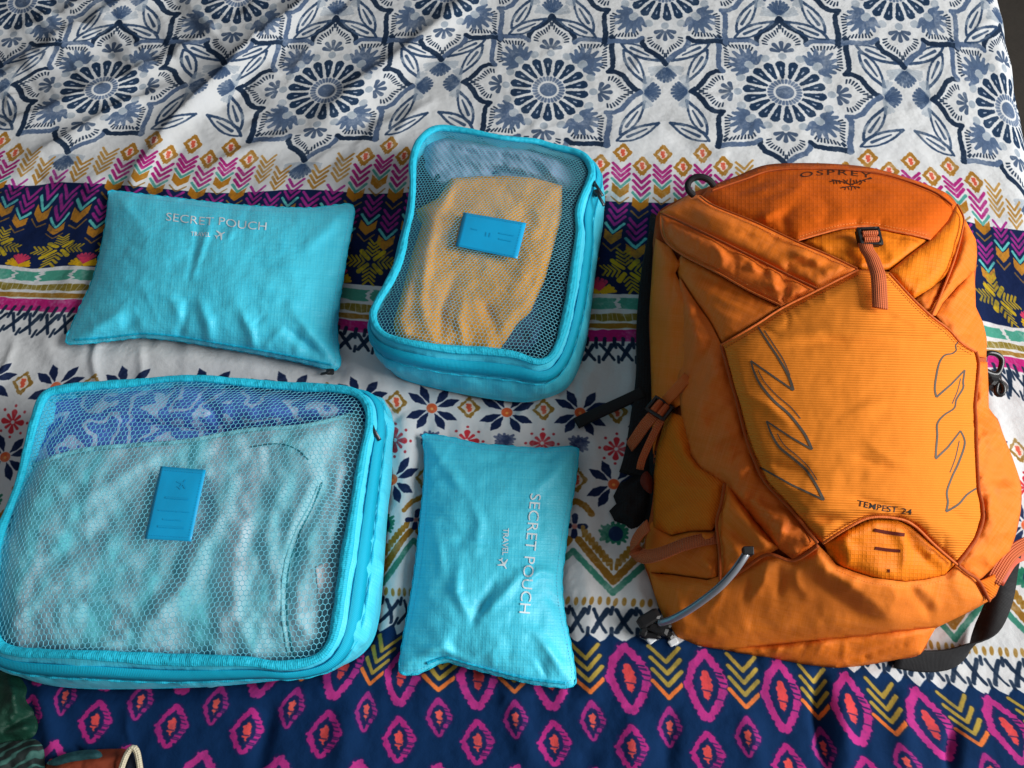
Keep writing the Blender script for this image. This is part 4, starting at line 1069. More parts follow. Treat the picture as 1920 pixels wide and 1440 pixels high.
OC_F = [([(820, 400), (800, 480), (790, 560), (800, 620)], 10, .006), ([(850, 520), (830, 580), (825, 640)], 9, -.006), ([(870, 560), (860, 600), (870, 650)], 9, .005), ([(1010, 380), (1000, 460), (960, 560)], 14, .004), ([(900, 560), (930, 610), (930, 650)], 9, -.005), ([(790, 400), (830, 390), (850, 350)], 8, .005)]
tag(patch('folded_garment', ochre, under(zS, .0058, [(p, w, a * .65) for p, w, a in OC_F], .004, 7), M_OCHRE, None, 6.0, .020, 0, 0, False), 'mustard yellow folded garment filling the small packing cube', 'clothing')
tag(patch('folded_garment', [(788, 290), (840, 300), (842, 335), (810, 385), (776, 396), (778, 340)], under(zS, .014, (), .006, 8), M_DARK, None, 6.0, .02), 'dark navy garment in the far left corner of the small cube', 'clothing')
# ---------------------------------------------------------------- pouches
M_INK = plain('white_print', (214, 232, 238), .55, 0, .3, 0, 400, .1)
M_INK2 = plain('pale_cyan_thread', (120, 210, 234), .6, 0, .3, 0, 400, .1)
def pouch(label, outline, hmax, F, uvrot, seed, zip_edge, pin=60.0, base=.010):
    B = catmull(outline, True, 5.0); mem = Membrane(B); F = list(F) + rand_folds(outline, 24, 70, 8.0, .0016, 200 + seed) + rand_folds(outline, 34, 34, 3.6, .0012, 240 + seed) + rand_folds((B - B.mean(0)) * .55 + B.mean(0), 26, 46, 3.4, .0009, 260 + seed)
    def zf(px, py, d=None):
        if d is None: d, _ = dist_path(B, px, py, True)
        k = mem(px, py)
        w = folds(px, py, F) * smooth01(d / 16.0) + .0035 * fbm(px / 60.0 + seed * 7, py / 60.0, 101 + seed, 3) * smooth01(d / 40.) + .0009 * fbm(px / 18., py / 26., 105 + seed, 2) * smooth01(d / 14.)
        return base + hmax * k + w
    V = B.mean(0); c = unproj(V[0], V[1], 0)
    root = thing('zip_pouch', label, 'pouch', (c[0], c[1], 0), 'cyan nylon zip pouches')
    # upper cloth and lower cloth meet at a flat seam
    up = patch('upper_panel', outline, zf, M_NYLON, root, 5.5, None, uvrot)
    def zlow(px, py, d): return base - .0015 - .006 * smooth01(d / 30.)
    patch('lower_panel', outline, zlow, M_BASE, root, 16.0, None, uvrot)
    e = unproj(B[:, 0], B[:, 1], base); n = len(B); sN = np.arange(n)
    tube('seam', e + np.c_[np.zeros((n, 2)), .0006 * np.sin(sN * 1.9)], .0011 + .0003 * np.sin(sN * 1.3), M_BIND, root, True, 6)
    z = catmull(zip_edge, False, 4.0); zz = unproj(z[:, 0], z[:, 1], zf(z[:, 0], z[:, 1]) + .0006)
    tube('zip_coil', zz, .0011 + .0003 * np.sin(np.arange(len(z)) * 2.1), M_TAPE, root, False, 6)
    c_ = B.mean(0); inn = (B - c_) * (1 - 9.0 / np.hypot(*(B - c_).T)[:, None]) + c_
    stitches('edge_stitching', np.vstack([inn, inn[:1]])[::3], zf, M_INK2, up, 3.6, 2.6, 1.2, .0007)
    return up, zf
outA = [(208, 358), (255, 363), (300, 368), (350, 374), (400, 380), (450, 385), (500, 388), (550, 390), (590, 390), (630, 385), (655, 383), (664, 392), (660, 425), (652, 465), (645, 510), (637, 560), (632, 610), (634, 650), (638, 678), (632, 692), (610, 691), (567, 680), (500, 667), (450, 658), (400, 650), (333, 639), (267, 633), (230, 636), (190, 641), (150, 645), (128, 644), (124, 636), (135, 610), (150, 577), (173, 527), (188, 473), (198, 423), (203, 380), (204, 364)]
FA = [([(372, 405), (368, 460), (352, 530)], 5, -.0030), ([(400, 400), (385, 450), (362, 520)], 4, .0028), ([(440, 420), (425, 460)], 4, .002),
      ([(625, 672), (585, 625), (545, 580)], 12, .0060), ([(600, 670), (565, 640), (530, 610)], 7, -.0035), ([(140, 638), (190, 610), (240, 575)], 14, .0055), ([(160, 640), (215, 625), (260, 600)], 8, -.0030),
      ([(395, 650), (390, 610), (375, 560)], 10, .004), ([(335, 640), (345, 600), (352, 560)], 8, -.003), ([(480, 665), (470, 620), (450, 580)], 9, .0035), ([(650, 395), (610, 430), (570, 470)], 13, .004), ([(215, 365), (250, 410), (290, 450)], 13, .0035), ([(270, 470), (330, 490), (400, 480)], 18, -.003), ([(260, 540), (320, 560), (350, 620)], 12, .003)]
rA, zA = pouch('cyan zip pouch lettered across its upper edge, lying widthways', outA, .036, FA, .08, 1, [(140, 637), (200, 633), (267, 626), (333, 631), (400, 642), (500, 659), (567, 672), (622, 684)])
wob = lambda t: np.c_[0 * t, 3.0 * np.sin(t * 2.6) + (-3.5) * np.exp(-((t - .55) / .1) ** 2)]
lay_text('lettering', 'SECRET POUCH', (311, 413), (499, 430), 15.0, zA, M_INK, rA, .0, 1.02, 0, .0009, wob)
lay_text('lettering', 'TRAVEL', (358, 442), (394, 444), 8.0, zA, M_INK, rA, .01, 1.0, 0, .0009)
lay_plane('plane_mark', (413, 440), 10.5, 62, zA, M_INK, rA, .0009)
strap('zip_pull', catmull(np.array([unproj(620, 694, .013), unproj(612, 699, .014), unproj(602, 701, .010)]), False, .002), .0030, .0012, M_METAL, rA.parent)
c = unproj(619, 697, .012); box('zip_slider', c, (.004, 0, 0), (0, .003, 0), (0, 0, .002), M_METAL, rA.parent, .3)

outB = [(795, 815), (836, 819), (865, 825), (894, 832), (943, 836), (1011, 841), (1060, 838), (1080, 840), (1084, 852), (1077, 910), (1070, 950), (1065, 983), (1058, 1041), (1053, 1090), (1058, 1153), (1069, 1207), (1077, 1255), (1078, 1280), (1066, 1288), (1040, 1287), (992, 1280), (955, 1271), (919, 1262), (870, 1249), (836, 1240), (810, 1250), (790, 1260), (768, 1265), (752, 1261), (749, 1250), (756, 1202), (765, 1150), (773, 1105), (780, 1055), (785, 1007), (790, 960), (795, 910), (797, 861), (794, 825)]
FB_ = [([(850, 1010), (900, 1018), (950, 1022)], 5, -.0028), ([(860, 1060), (855, 1110), (880, 1160)], 9, .0040), ([(930, 1090), (900, 1140), (885, 1170)], 8, -.0045), ([(990, 1060), (950, 1110), (900, 1160)], 10, .0040),
       ([(1050, 1080), (1010, 1070), (980, 1100)], 9, .0045), ([(1060, 1150), (1020, 1110)], 7, -.003), ([(790, 1225), (830, 1215), (880, 1245)], 10, .0050), ([(800, 1240), (845, 1228)], 6, -.0035), ([(1060, 1270), (1030, 1220), (1000, 1180)], 11, .0045), ([(1030, 1275), (1005, 1230)], 6, -.003),
       ([(1075, 850), (1040, 890), (1000, 920)], 12, .0045), ([(1050, 845), (1020, 865)], 7, -.003), ([(805, 830), (840, 880), (870, 920)], 12, .0040), ([(880, 930), (900, 980), (890, 1040)], 9, .0025), ([(850, 860), (900, 870), (960, 860)], 12, -.0025), ([(820, 1000), (830, 1080)], 9, .0025)]
rB, zB = pouch('cyan zip pouch with lettering running downwards, lying beside the large cube', outB, .027, FB_, 1.62, 2, [(800, 1244), (836, 1233), (870, 1242), (919, 1255), (992, 1273), (1060, 1281)])
lay_text('lettering', 'SECRET POUCH', (995, 925), (974, 1149), 20.0, zB, M_INK, rB, .0, 1.02, 0, .0009)
lay_text('lettering', 'TRAVEL', (944, 990), (942, 1041), 10.5, zB, M_INK, rB, .01, 1.0, 0, .0009)
lay_plane('plane_mark', (944, 1057), 11.5, 150, zB, M_INK, rB, .0009)
# ---------------------------------------------------------------- backpack
A_ = lambda *pp: [(1160 + x / 2.526, 290 + y / 2.526) for x, y in pp]
B_ = lambda *pp: [(1160 + x / 2.526, 700 + y / 2.526) for x, y in pp]
M_OR = cloth('orange_nylon', (230, 118, 18), (214, 102, 13), .6, .03, 'weave', .0010, .25, .13, .25, .3, 0, 24, None, .3, .18, .25)
M_SATIN = cloth('orange_satin_nylon', (226, 110, 16), (210, 95, 11), .62, .03, 'weave', .0009, .2, .16, .35, .35, 0, 22, (255, 170, 80), .4, .18, .25)
M_LID = cloth('burnt_orange_ripstop', (212, 95, 10), (198, 84, 8), .68, .02, 'ripstop', .0034, .25, .12, .3, .35, 0, 22, None, .3)
M_RIP = cloth('amber_ripstop', (234, 126, 10), (222, 112, 8), .6, .03, 'ripstop', .0034, .3, .2, .25, .3, 0, 22, None, .3)
M_RIB = cloth('ribbed_stretch_orange', (234, 134, 38), (226, 124, 30), .8, .04, 'rib', .0021, .40, .15, .15, .25, 0, 18, None, .15)
M_SIDE = cloth('ochre_stretch', (228, 118, 22), (214, 104, 16), .8, .04, 'rib', .0020, .35, .15, .3, .3, 0, 22, None, .3)
M_BOT = cloth('brown_orange_base', (228, 122, 26), (212, 107, 19), .66, .03, 'weave', .0010, .25, .12, .25, .3, 0, 18, None, .3, .18, .25)
M_SEAM = cloth('deep_seam_orange', (178, 80, 16), None, .8, .05)  # deep orange of the seams and of the body between panels
M_EDGE = cloth('edge_binding_orange', (220, 108, 34), None, .7, .1, 'webbing', .0014, .3)
M_WEB = cloth('orange_webbing', (206, 104, 58), (190, 90, 46), .7, .3, 'webbing', .0022, .7, .3, .1, .3)
M_BLACK = cloth('black_webbing', (26, 27, 30), (18, 18, 20), .7, .1, 'webbing', .0011, .3, .3, .1, .3)
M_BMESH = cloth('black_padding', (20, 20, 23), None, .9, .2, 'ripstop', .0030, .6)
M_PLAS = plain('black_plastic', (20, 20, 22), .34, 0, .5, .15, 150)
M_GREY = plain('charcoal_print', (84, 76, 66), .6, 0, .3, 0, 500, .15)
M_BLK = plain('black_print', (38, 26, 18), .65, 0, .3, 0, 500, .1)
M_SLOT = plain('maroon_slot', (92, 22, 8), .8, 0, .2)
M_FADE = plain('faded_black_print', (78, 36, 12), .7, 0, .2, 0, 90, .5)
M_SILV = plain('silver_reflective', (150, 156, 164), .34, .35, .5, .1, 300)
M_WHT = plain('white_plastic', (226, 230, 234), .45)

sil = A_((190, 270), (330, 190), (430, 150), (560, 100), (680, 52), (800, 40), (1000, 42), (1200, 62), (1400, 120), (1550, 180), (1600, 230), (1635, 310), (1690, 400), (1697, 480), (1688, 600), (1688, 720), (1722, 790), (1742, 870), (1742, 980), (1750, 1100), (1752, 1200)) + \
      B_((1795, 215), (1825, 300), (1865, 400), (1890, 470), (1908, 540), (1905, 650), (1880, 770), (1850, 850), (1825, 940), (1785, 1055), (1740, 1085), (1700, 1110), (1600, 1160), (1515, 1200), (1480, 1235), (1430, 1330), (1300, 1360), (1150, 1385), (1040, 1396), (900, 1380), (700, 1345), (500, 1310), (380, 1290), (280, 1250), (210, 1150), (170, 1050), (140, 960), (120, 900), (125, 780), (148, 680), (165, 560), (166, 400), (160, 200), (157, 20)) + \
      A_((152, 850), (150, 700), (165, 500), (175, 370))
ZC = [(1235, 397, .070), (1290, 365, .066), (1382, 330, .062), (1477, 306, .062), (1556, 306, .064), (1635, 314, .066), (1714, 338, .072), (1793, 381, .084), (1829, 450, .090), (1829, 527, .085), (1827, 575, .082), (1851, 640, .075), (1853, 725, .070), (1872, 790, .066), (1900, 860, .064), (1915, 920, .062), (1905, 1005, .060), (1885, 1065, .055), (1850, 1130, .050), (1793, 1159, .046), (1746, 1187, .034), (1726, 1226, .022), (1675, 1238, .014), (1572, 1252, .006), (1437, 1232, .006), (1310, 1211, .006), (1271, 1195, .008), (1227, 1116, .012), (1205, 1052, .016), (1212, 980, .020), (1223, 922, .024), (1225, 858, .030), (1222, 779, .034), (1220, 700, .040), (1219, 567, .050), (1225, 488, .058), (1229, 436, .064),
      (1550, 365, .106), (1660, 385, .112), (1740, 400, .110), (1430, 375, .100), (1330, 410, .104), (1630, 445, .132), (1520, 470, .136), (1640, 530, .146), (1700, 520, .136), (1770, 500, .116), (1790, 570, .106), (1500, 560, .142), (1400, 540, .128), (1350, 600, .124), (1280, 480, .092), (1270, 560, .084), (1362, 690, .134), (1600, 640, .156), (1600, 780, .160), (1480, 760, .156), (1740, 690, .142), (1829, 665, .108), (1829, 805, .108), (1835, 930, .104), (1740, 850, .146), (1690, 960, .142), (1540, 1018, .132), (1437, 906, .140), (1398, 811, .138), (1290, 700, .088), (1285, 620, .086), (1300, 800, .092), (1280, 930, .070), (1358, 910, .114), (1400, 1000, .104), (1310, 1060, .064), (1460, 1030, .114), (1600, 900, .154), (1660, 1050, .124), (1660, 1088, .116), (1790, 1060, .092), (1510, 1090, .092), (1440, 1130, .062), (1600, 1160, .062), (1690, 1150, .070), (1780, 1110, .072), (1300, 1130, .034), (1380, 1180, .030), (1550, 1210, .030), (1650, 1205, .034), (1870, 900, .084), (1250, 1080, .026), (1260, 850, .052), (1252, 700, .062), (1255, 520, .070)]
ZC = np.array(ZC); pack_m = tps_fit(ZC[:, :2] / 300., ZC[:, 2], 2e-3)
def pz(px, py): return tps_eval(pack_m, np.asarray(px, float) / 300., np.asarray(py, float) / 300.)

c0 = unproj(1560, 860, .0)
pack = thing('backpack', 'orange hiking backpack lying on its back with ribbed front pocket and black straps', 'backpack', (c0[0], c0[1], 0))
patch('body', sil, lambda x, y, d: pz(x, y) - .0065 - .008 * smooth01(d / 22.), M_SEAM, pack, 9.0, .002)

PANELS = {}; POBJ = {}
def grow_px(pts, g):
    """widen an outline by g pixels so that neighbouring panels lap at the seam"""
    P = np.array(pts, float); T = np.roll(P, -1, 0) - np.roll(P, 1, 0); T /= np.hypot(T[:, 0], T[:, 1])[:, None] + 1e-9
    x, y = P[:, 0], P[:, 1]; s = np.sign(np.sum(x * np.roll(y, -1) - np.roll(x, -1) * y))
    return P + np.c_[T[:, 1], -T[:, 0]] * g * s
def panel(name, outline, mat, F=(), puff=.004, pw=14.0, off=0.0, amp=.0022, wl=46.0, uvrot=0.0, seed=0, step=5.5, dip=.0040, fn=None, curve=False, grow=2.2, rf=(14, 36, 5.0, .0018), fold_k=1.0):
    F = [(p, w * 1.1, a * fold_k, 1.55) for p, w, a in F] + (rand_folds(outline, rf[0], rf[1], rf[2], rf[3], 300 + seed) if rf else [])
    outline = grow_px(outline, grow)
    B = linear(outline, True, step) if not curve else catmull(outline, True, step)
    def zf(px, py, d=None):
        if d is None: d, _ = dist_path(B, px, py, True)
        k = smooth01(d / pw)
        w = folds(px, py, F) * smooth01(d / 9.0)
        w = w + (amp * fbm(px / wl + seed * 3.7, py / wl, 120 + seed, 3) + amp * .42 * fbm(px / (wl * .28), py / (wl * .36) + seed, 124 + seed, 2)) * smooth01(d / 20.)
        z = pz(px, py) + off - dip * (1 - k) + puff * smooth01(d / (pw * 2.4)) + w
        if fn is not None: z = z + fn(px, py, d)
        return z
    o = patch(name, outline, zf, mat, pack, step, None, uvrot, .0010, curve)
    PANELS.setdefault(name, []).append(zf); POBJ[name] = o
    return zf

# far-left side panel and the satin panel beside the front pocket
panel('side_panel', A_((178, 400), (240, 440), (285, 520), (262, 560), (300, 640), (360, 740), (430, 860), (440, 900)) + A_((280, 1060), (292, 1180)) + B_((232, 175), (175, 300), (168, 380), (162, 200), (160, 20)) + A_((155, 850), (153, 700), (168, 500)), M_OR,
      [(A_((280, 640), (240, 760), (230, 900)), 16, .004), (A_((330, 780), (290, 900), (280, 1040)), 12, -.004), (A_((200, 500), (215, 640), (190, 800)), 14, .003)], .003, 16, -.001, .002, 50, .1, 1)
panel('satin_panel', A_((292, 585), (345, 680), (430, 800), (480, 900), (505, 985), (535, 1095)) + B_((556, 130), (592, 280), (632, 400), (690, 520), (820, 655), (935, 800), (830, 880), (760, 825), (640, 690), (505, 515), (385, 440), (345, 385), (302, 195)) + A_((297, 1180), (285, 1060), (300, 920), (290, 760)), M_SATIN,
      [(A_((330, 700), (360, 850), (350, 1000)), 14, .006), (A_((440, 880), (400, 960), (320, 1060)), 9, -.0045), (A_((500, 1010), (440, 1060), (380, 1160)), 9, .0055), (B_((555, 130), (480, 190), (410, 250)), 9, -.0045), (B_((590, 260), (500, 300), (430, 300)), 9, .0055), (B_((600, 330), (520, 340), (400, 380)), 7, -.004), (B_((660, 430), (560, 470), (470, 470)), 10, .005), (B_((800, 640), (700, 620), (600, 560)), 10, -.0045), (B_((880, 740), (780, 760), (700, 690)), 9, .005), (B_((330, 260), (400, 160), (450, 60)), 12, .005), (B_((540, 560), (640, 600), (740, 690)), 10, .004)], .005, 15, .0, .0042, 40, .3, 2, rf=(34, 50, 6.0, .0034))
# lid and its crossing bands
panel('lid', A_((395, 195), (430, 158), (560, 108), (680, 60), (800, 46), (1000, 48), (1200, 68), (1400, 126), (1545, 186), (1592, 235), (1556, 312), (1480, 398), (1400, 378), (1300, 358), (1180, 336), (1060, 345), (960, 370), (848, 402), (640, 312), (455, 236)), M_LID,
      [(A_((460, 215), (620, 190), (780, 130), (900, 110)), 8, .0030), (A_((880, 130), (820, 180), (700, 240)), 14, .0050), (A_((760, 260), (700, 290), (690, 320)), 8, .0045), (A_((830, 250), (780, 300), (800, 370)), 9, -.0045), (A_((940, 190), (1000, 260), (960, 340)), 14, -.0030), (A_((480, 200), (600, 170), (720, 110)), 8, -.0035), (A_((860, 115), (1100, 120), (1300, 150), (1500, 220)), 9, .0035), (A_((870, 140), (1100, 150), (1250, 170)), 8, -.0030)], .004, 14, .001, .0018, 60, .0, 3)
panel('lid_band', A_((200, 272), (330, 198), (385, 196), (450, 243), (640, 320), (840, 412), (1000, 480), (1126, 538), (1040, 584), (940, 632), (820, 575), (700, 515), (480, 405), (300, 318)), M_OR,
      [(A_((330, 250), (480, 300), (640, 360)), 12, .004), (A_((560, 380), (700, 400), (850, 430)), 8, -.003), (A_((800, 460), (860, 470), (960, 500)), 9, .005), (A_((780, 530), (850, 520), (940, 540)), 7, -.0035), (A_((960, 560), (1020, 540), (1080, 540)), 8, .003), (A_((250, 270), (340, 290), (420, 350)), 9, -.003)], .004, 10, .003, .0024, 34, .45, 4)
panel('compression_wing', A_((198, 285), (300, 325), (480, 412), (700, 522), (820, 582), (936, 638), (860, 672), (772, 712), (620, 640), (480, 562), (300, 470), (222, 405), (200, 340)), M_SATIN,
      [(A_((420, 400), (470, 450), (500, 500)), 7, .0055), (A_((470, 420), (540, 470), (560, 520)), 6, -.0045), (A_((560, 470), (620, 500), (650, 560)), 7, .0060), (A_((620, 500), (700, 520), (700, 580)), 6, -.0050), (A_((700, 530), (740, 580), (740, 640)), 7, .0055), (A_((770, 570), (800, 620), (780, 690)), 6, -.0045), (A_((840, 600), (870, 640), (840, 665)), 7, .0045), (A_((250, 330), (380, 400), (500, 520)), 14, .003), (A_((640, 600), (690, 600), (760, 640)), 6, .004)], .004, 9, .002, .0034, 22, .45, 5, rf=(24, 26, 3.6, .0026), fold_k=.72)
panel('wing_underside', A_((296, 480), (480, 572), (620, 650), (768, 720), (640, 800), (484, 893), (436, 798), (350, 670), (290, 575), (275, 520)), M_OR,
      [(A_((330, 540), (480, 620), (620, 690)), 12, -.005), (A_((360, 620), (520, 700), (620, 740)), 10, .003), (A_((420, 720), (520, 770), (580, 780)), 9, .003)], .0015, 10, -.004, .002, 40, .45, 6)
panel('upper_pocket', A_((862, 408), (960, 378), (1060, 352), (1180, 342), (1300, 364), (1400, 384), (1468, 402), (1380, 470), (1284, 540), (1200, 545), (1135, 536), (1000, 474)), M_RIP,
      [(A_((960, 440), (1080, 470), (1140, 520)), 10, -.004), (A_((1250, 420), (1300, 470), (1290, 530)), 10, .003), (A_((1000, 410), (1090, 390), (1120, 380)), 8, .003)], .0015, 9, -.004, .002, 40, .0, 7)
panel('lid_wing', A_((1604, 238), (1630, 295), (1625, 360), (1600, 450), (1565, 555), (1480, 625), (1400, 676), (1340, 620), (1284, 556), (1390, 472), (1484, 402), (1562, 316)), M_RIP,
      [(A_((1600, 300), (1560, 420), (1500, 560)), 12, .003), (A_((1420, 470), (1460, 540), (1460, 600)), 10, -.002)], .0035, 10, .001, .0016, 40, .15, 8)
panel('shoulder_panel', A_((1638, 312), (1686, 402), (1692, 480), (1684, 545), (1600, 620), (1530, 700), (1498, 758), (1486, 760), (1530, 660), (1572, 560), (1610, 450), (1632, 360)), M_OR,
      [(A_((1660, 380), (1640, 480), (1560, 620)), 12, .005), (A_((1680, 545), (1600, 600), (1540, 680)), 8, -.004), (A_((1614, 450), (1570, 580), (1510, 720)), 5, .003)], .004, 9, .003, .0022, 36, .9, 9)
panel('wing_gap', A_((1405, 684), (1480, 632), (1562, 566), (1525, 655), (1480, 755), (1440, 720)), M_OR, [], .0, 9, -.008, .0012, 40, 0, 10)
panel('upper_side_panel', A_((1506, 756), (1540, 700), (1606, 626), (1682, 552), (1684, 640), (1686, 722), (1720, 795), (1738, 872), (1736, 960), (1700, 950), (1688, 925), (1620, 880), (1560, 815)), M_OR,
      [(A_((1680, 590), (1620, 640), (1580, 700)), 9, .004), (A_((1560, 760), (1620, 760), (1680, 820)), 14, .004), (A_((1690, 700), (1680, 800), (1710, 900)), 9, -.004), (A_((1600, 820), (1660, 850), (1700, 900)), 9, -.002)], .003, 12, .0, .0022, 40, .6, 11, rf=(16, 40, 5.5, .0026))
panel('right_side_panel', A_((1742, 985), (1746, 1100), (1748, 1200)) + B_((1790, 222), (1820, 300), (1860, 400), (1886, 475), (1902, 545), (1898, 650), (1875, 765), (1845, 845), (1780, 905), (1706, 978), (1655, 940), (1612, 902), (1655, 840), (1698, 780), (1728, 690), (1722, 610), (1708, 545), (1700, 430), (1698, 330), (1690, 240)) + A_((1696, 1240), (1690, 1180), (1700, 1080), (1708, 980)), M_OR,
      [(A_((1740, 1000), (1720, 1100), (1730, 1200)), 7, .004), (B_((1740, 220), (1800, 300), (1830, 420)), 12, .006), (B_((1710, 250), (1740, 340), (1720, 460)), 7, -.0055), (B_((1880, 480), (1800, 500), (1720, 480)), 9, -.004), (B_((1740, 520), (1760, 600), (1740, 700)), 8, .0055), (B_((1860, 560), (1800, 640), (1760, 780)), 12, .005), (B_((1850, 780), (1780, 830), (1700, 900)), 10, -.005), (B_((1640, 880), (1700, 860), (1760, 850)), 7, .004), (B_((1780, 400), (1840, 440), (1880, 450)), 8, -.003)], .004, 10, .0, .0036, 36, .6, 12, rf=(30, 50, 7.0, .0044))
# ribbed front pocket
zfront = panel('front_pocket', A_((486, 902), (640, 812), (772, 730), (940, 645), (1132, 548), (1210, 550), (1282, 562), (1400, 690), (1484, 768), (1560, 826), (1620, 890), (1686, 932), (1700, 990), (1692, 1090), (1684, 1190), (1688, 1260)) + B_((1690, 330), (1696, 430), (1702, 550), (1716, 610), (1720, 685), (1690, 780), (1650, 840), (1602, 900), (1500, 815), (1400, 720), (1320, 684), (1190, 680), (1080, 730), (968, 800), (900, 740), (828, 655), (700, 515), (640, 395), (600, 275), (562, 128)) + A_((540, 1095), (512, 990)), M_RIB,
      [(A_((760, 860), (1000, 830), (1280, 860), (1520, 900)), 14, .0040), (A_((820, 900), (1020, 885), (1300, 920)), 9, -.0028), (A_((1180, 640), (1330, 760), (1560, 880)), 12, .0030), (A_((1260, 760), (1400, 830), (1560, 900)), 9, -.0030), (A_((560, 1120), (700, 1180), (820, 1290)), 12, .0030), (B_((640, 400), (760, 440), (900, 470)), 10, -.0035), (B_((700, 500), (860, 560), (1060, 590)), 10, .0035), (B_((840, 650), (960, 640), (1120, 640)), 10, .0050), (B_((880, 690), (980, 690), (1090, 700)), 8, -.0055), (B_((1120, 590), (1240, 620), (1330, 640)), 5, -.0032), (B_((1100, 630), (1200, 650), (1300, 668)), 6, .0030), (B_((1100, 380), (1230, 440), (1360, 470)), 9, -.0022), (B_((1180, 330), (1280, 400), (1380, 420)), 9, .0020), (A_((1080, 1240), (1200, 1180), (1330, 1160)), 12, .0018), (B_((1560, 640), (1640, 700), (1700, 700)), 9, -.003), (B_((1500, 700), (1590, 780), (1640, 800)), 10, .003)], .005, 11, .004, .0011, 62, .03, 13, 5.0, .006, rf=(22, 40, 5.0, .0016))
panel('lower_pocket', B_((975, 806), (1080, 738), (1190, 690), (1320, 694), (1396, 726), (1496, 820), (1594, 904), (1545, 955), (1450, 976), (1360, 985), (1200, 966), (1110, 938), (1034, 905), (1000, 860)), M_RIP,
      [(B_((1380, 740), (1400, 830), (1500, 930)), 11, -.0060), (B_((1330, 720), (1360, 840), (1340, 960)), 8, .0040), (B_((980, 800), (1020, 860), (1050, 910)), 9, -.0050), (B_((1060, 760), (1090, 840), (1090, 920)), 12, .004), (B_((1460, 830), (1520, 880), (1560, 900)), 9, .003)], .002, 9, -.003, .002, 40, .05, 14)
zlow = PANELS['lower_pocket'][0]
# base and left flank
panel('base_panel', B_((700, 862), (830, 892), (948, 820), (990, 865), (1028, 912), (1110, 945), (1200, 974), (1360, 994), (1450, 984), (1548, 962), (1606, 910), (1650, 946), (1704, 988), (1752, 1075), (1690, 1108), (1595, 1156), (1508, 1198), (1350, 1215), (1150, 1240), (900, 1262), (700, 1285), (560, 1300), (500, 1304), (380, 1286), (284, 1246), (215, 1150), (176, 1050), (150, 950), (250, 960), (420, 985), (560, 940)), M_BOT,
      [(B_((900, 880), (1060, 980), (1200, 1080), (1290, 1160)), 13, .0075), (B_((860, 930), (1000, 1040), (1130, 1130), (1270, 1180)), 13, -.0070), (B_((1370, 1000), (1420, 1070), (1480, 1130)), 9, -.0065), (B_((1420, 1000), (1480, 1060), (1520, 1120)), 11, .0050), (B_((1600, 930), (1590, 1000), (1640, 1080)), 10, .0040), (B_((700, 900), (690, 980), (640, 1060)), 9, .0060), (B_((760, 900), (770, 980), (750, 1060)), 8, -.0055), (B_((620, 960), (620, 1010), (590, 1080)), 7, -.0050), (B_((840, 920), (850, 1000), (900, 1060)), 8, .0050), (B_((500, 1000), (480, 1060), (420, 1140)), 10, .0040), (B_((300, 1240), (600, 1220), (900, 1200), (1300, 1190), (1500, 1160)), 14, .0050), (B_((250, 980), (290, 1080), (300, 1180)), 9, .0030), (B_((360, 1000), (340, 1100), (400, 1200)), 10, -.0030)], .004, 13, .0, .0022, 60, .2, 15, rf=(14, 64, 9.0, .0013), fold_k=.68)
panel('base_flap', B_((520, 1306), (700, 1292), (900, 1270), (1150, 1248), (1350, 1223), (1504, 1205), (1476, 1238), (1426, 1326), (1300, 1354), (1150, 1380), (1040, 1392), (900, 1376), (700, 1342), (560, 1318)), M_OR,
      [(B_((1480, 1230), (1300, 1290), (1120, 1350), (1040, 1386)), 6, -.0045), (B_((1440, 1230), (1280, 1270), (1100, 1330)), 8, .0035), (B_((640, 1310), (800, 1310), (1000, 1290)), 8, .002)], .003, 9, -.001, .0015, 40, .2, 16)
zside = panel('stretch_pocket', B_((238, 185), (298, 205), (340, 392), (380, 448), (500, 520), (488, 600), (462, 700), (440, 738), (340, 740), (250, 760), (168, 730), (170, 620), (172, 480), (185, 370), (210, 270)), M_SIDE,
      [(B_((250, 230), (300, 380), (440, 500)), 9, .0055), (B_((240, 330), (290, 440), (420, 540)), 9, -.0055), (B_((180, 480), (300, 540), (480, 550)), 9, .0055), (B_((185, 640), (240, 620), (360, 570)), 8, -.005), (B_((200, 700), (270, 640), (400, 620)), 8, .004)], .004, 11, .0, .0026, 34, .9, 17)
panel('flank_panel', B_((508, 524), (636, 696), (752, 832), (702, 854), (590, 920), (486, 970), (482, 850), (468, 740), (484, 640)), M_OR,
      [(B_((540, 600), (620, 720), (720, 830)), 14, .006), (B_((500, 720), (560, 760), (680, 850)), 8, -.005), (B_((500, 800), (560, 840), (600, 900)), 8, .003)], .005, 12, .001, .0022, 36, .8, 18)
panel('hip_pocket', B_((150, 700), (250, 770), (340, 748), (455, 748), (474, 860), (472, 975), (410, 975), (250, 950), (145, 945), (124, 900), (130, 790)), M_OR,
      [(B_((380, 860), (430, 920), (460, 960)), 8, .005), (B_((300, 880), (380, 920), (420, 960)), 7, -.004), (B_((200, 780), (220, 860), (180, 930)), 10, .003)], .002, 10, -.004, .002, 34, .6, 19)

surf = lambda px, py: pz(px, py) + .004
def zmax(px, py, names):
    z = None
    for nme in names:
        for f in PANELS[nme]:
            q = f(px, py); z = q if z is None else np.maximum(z, q)
    return z
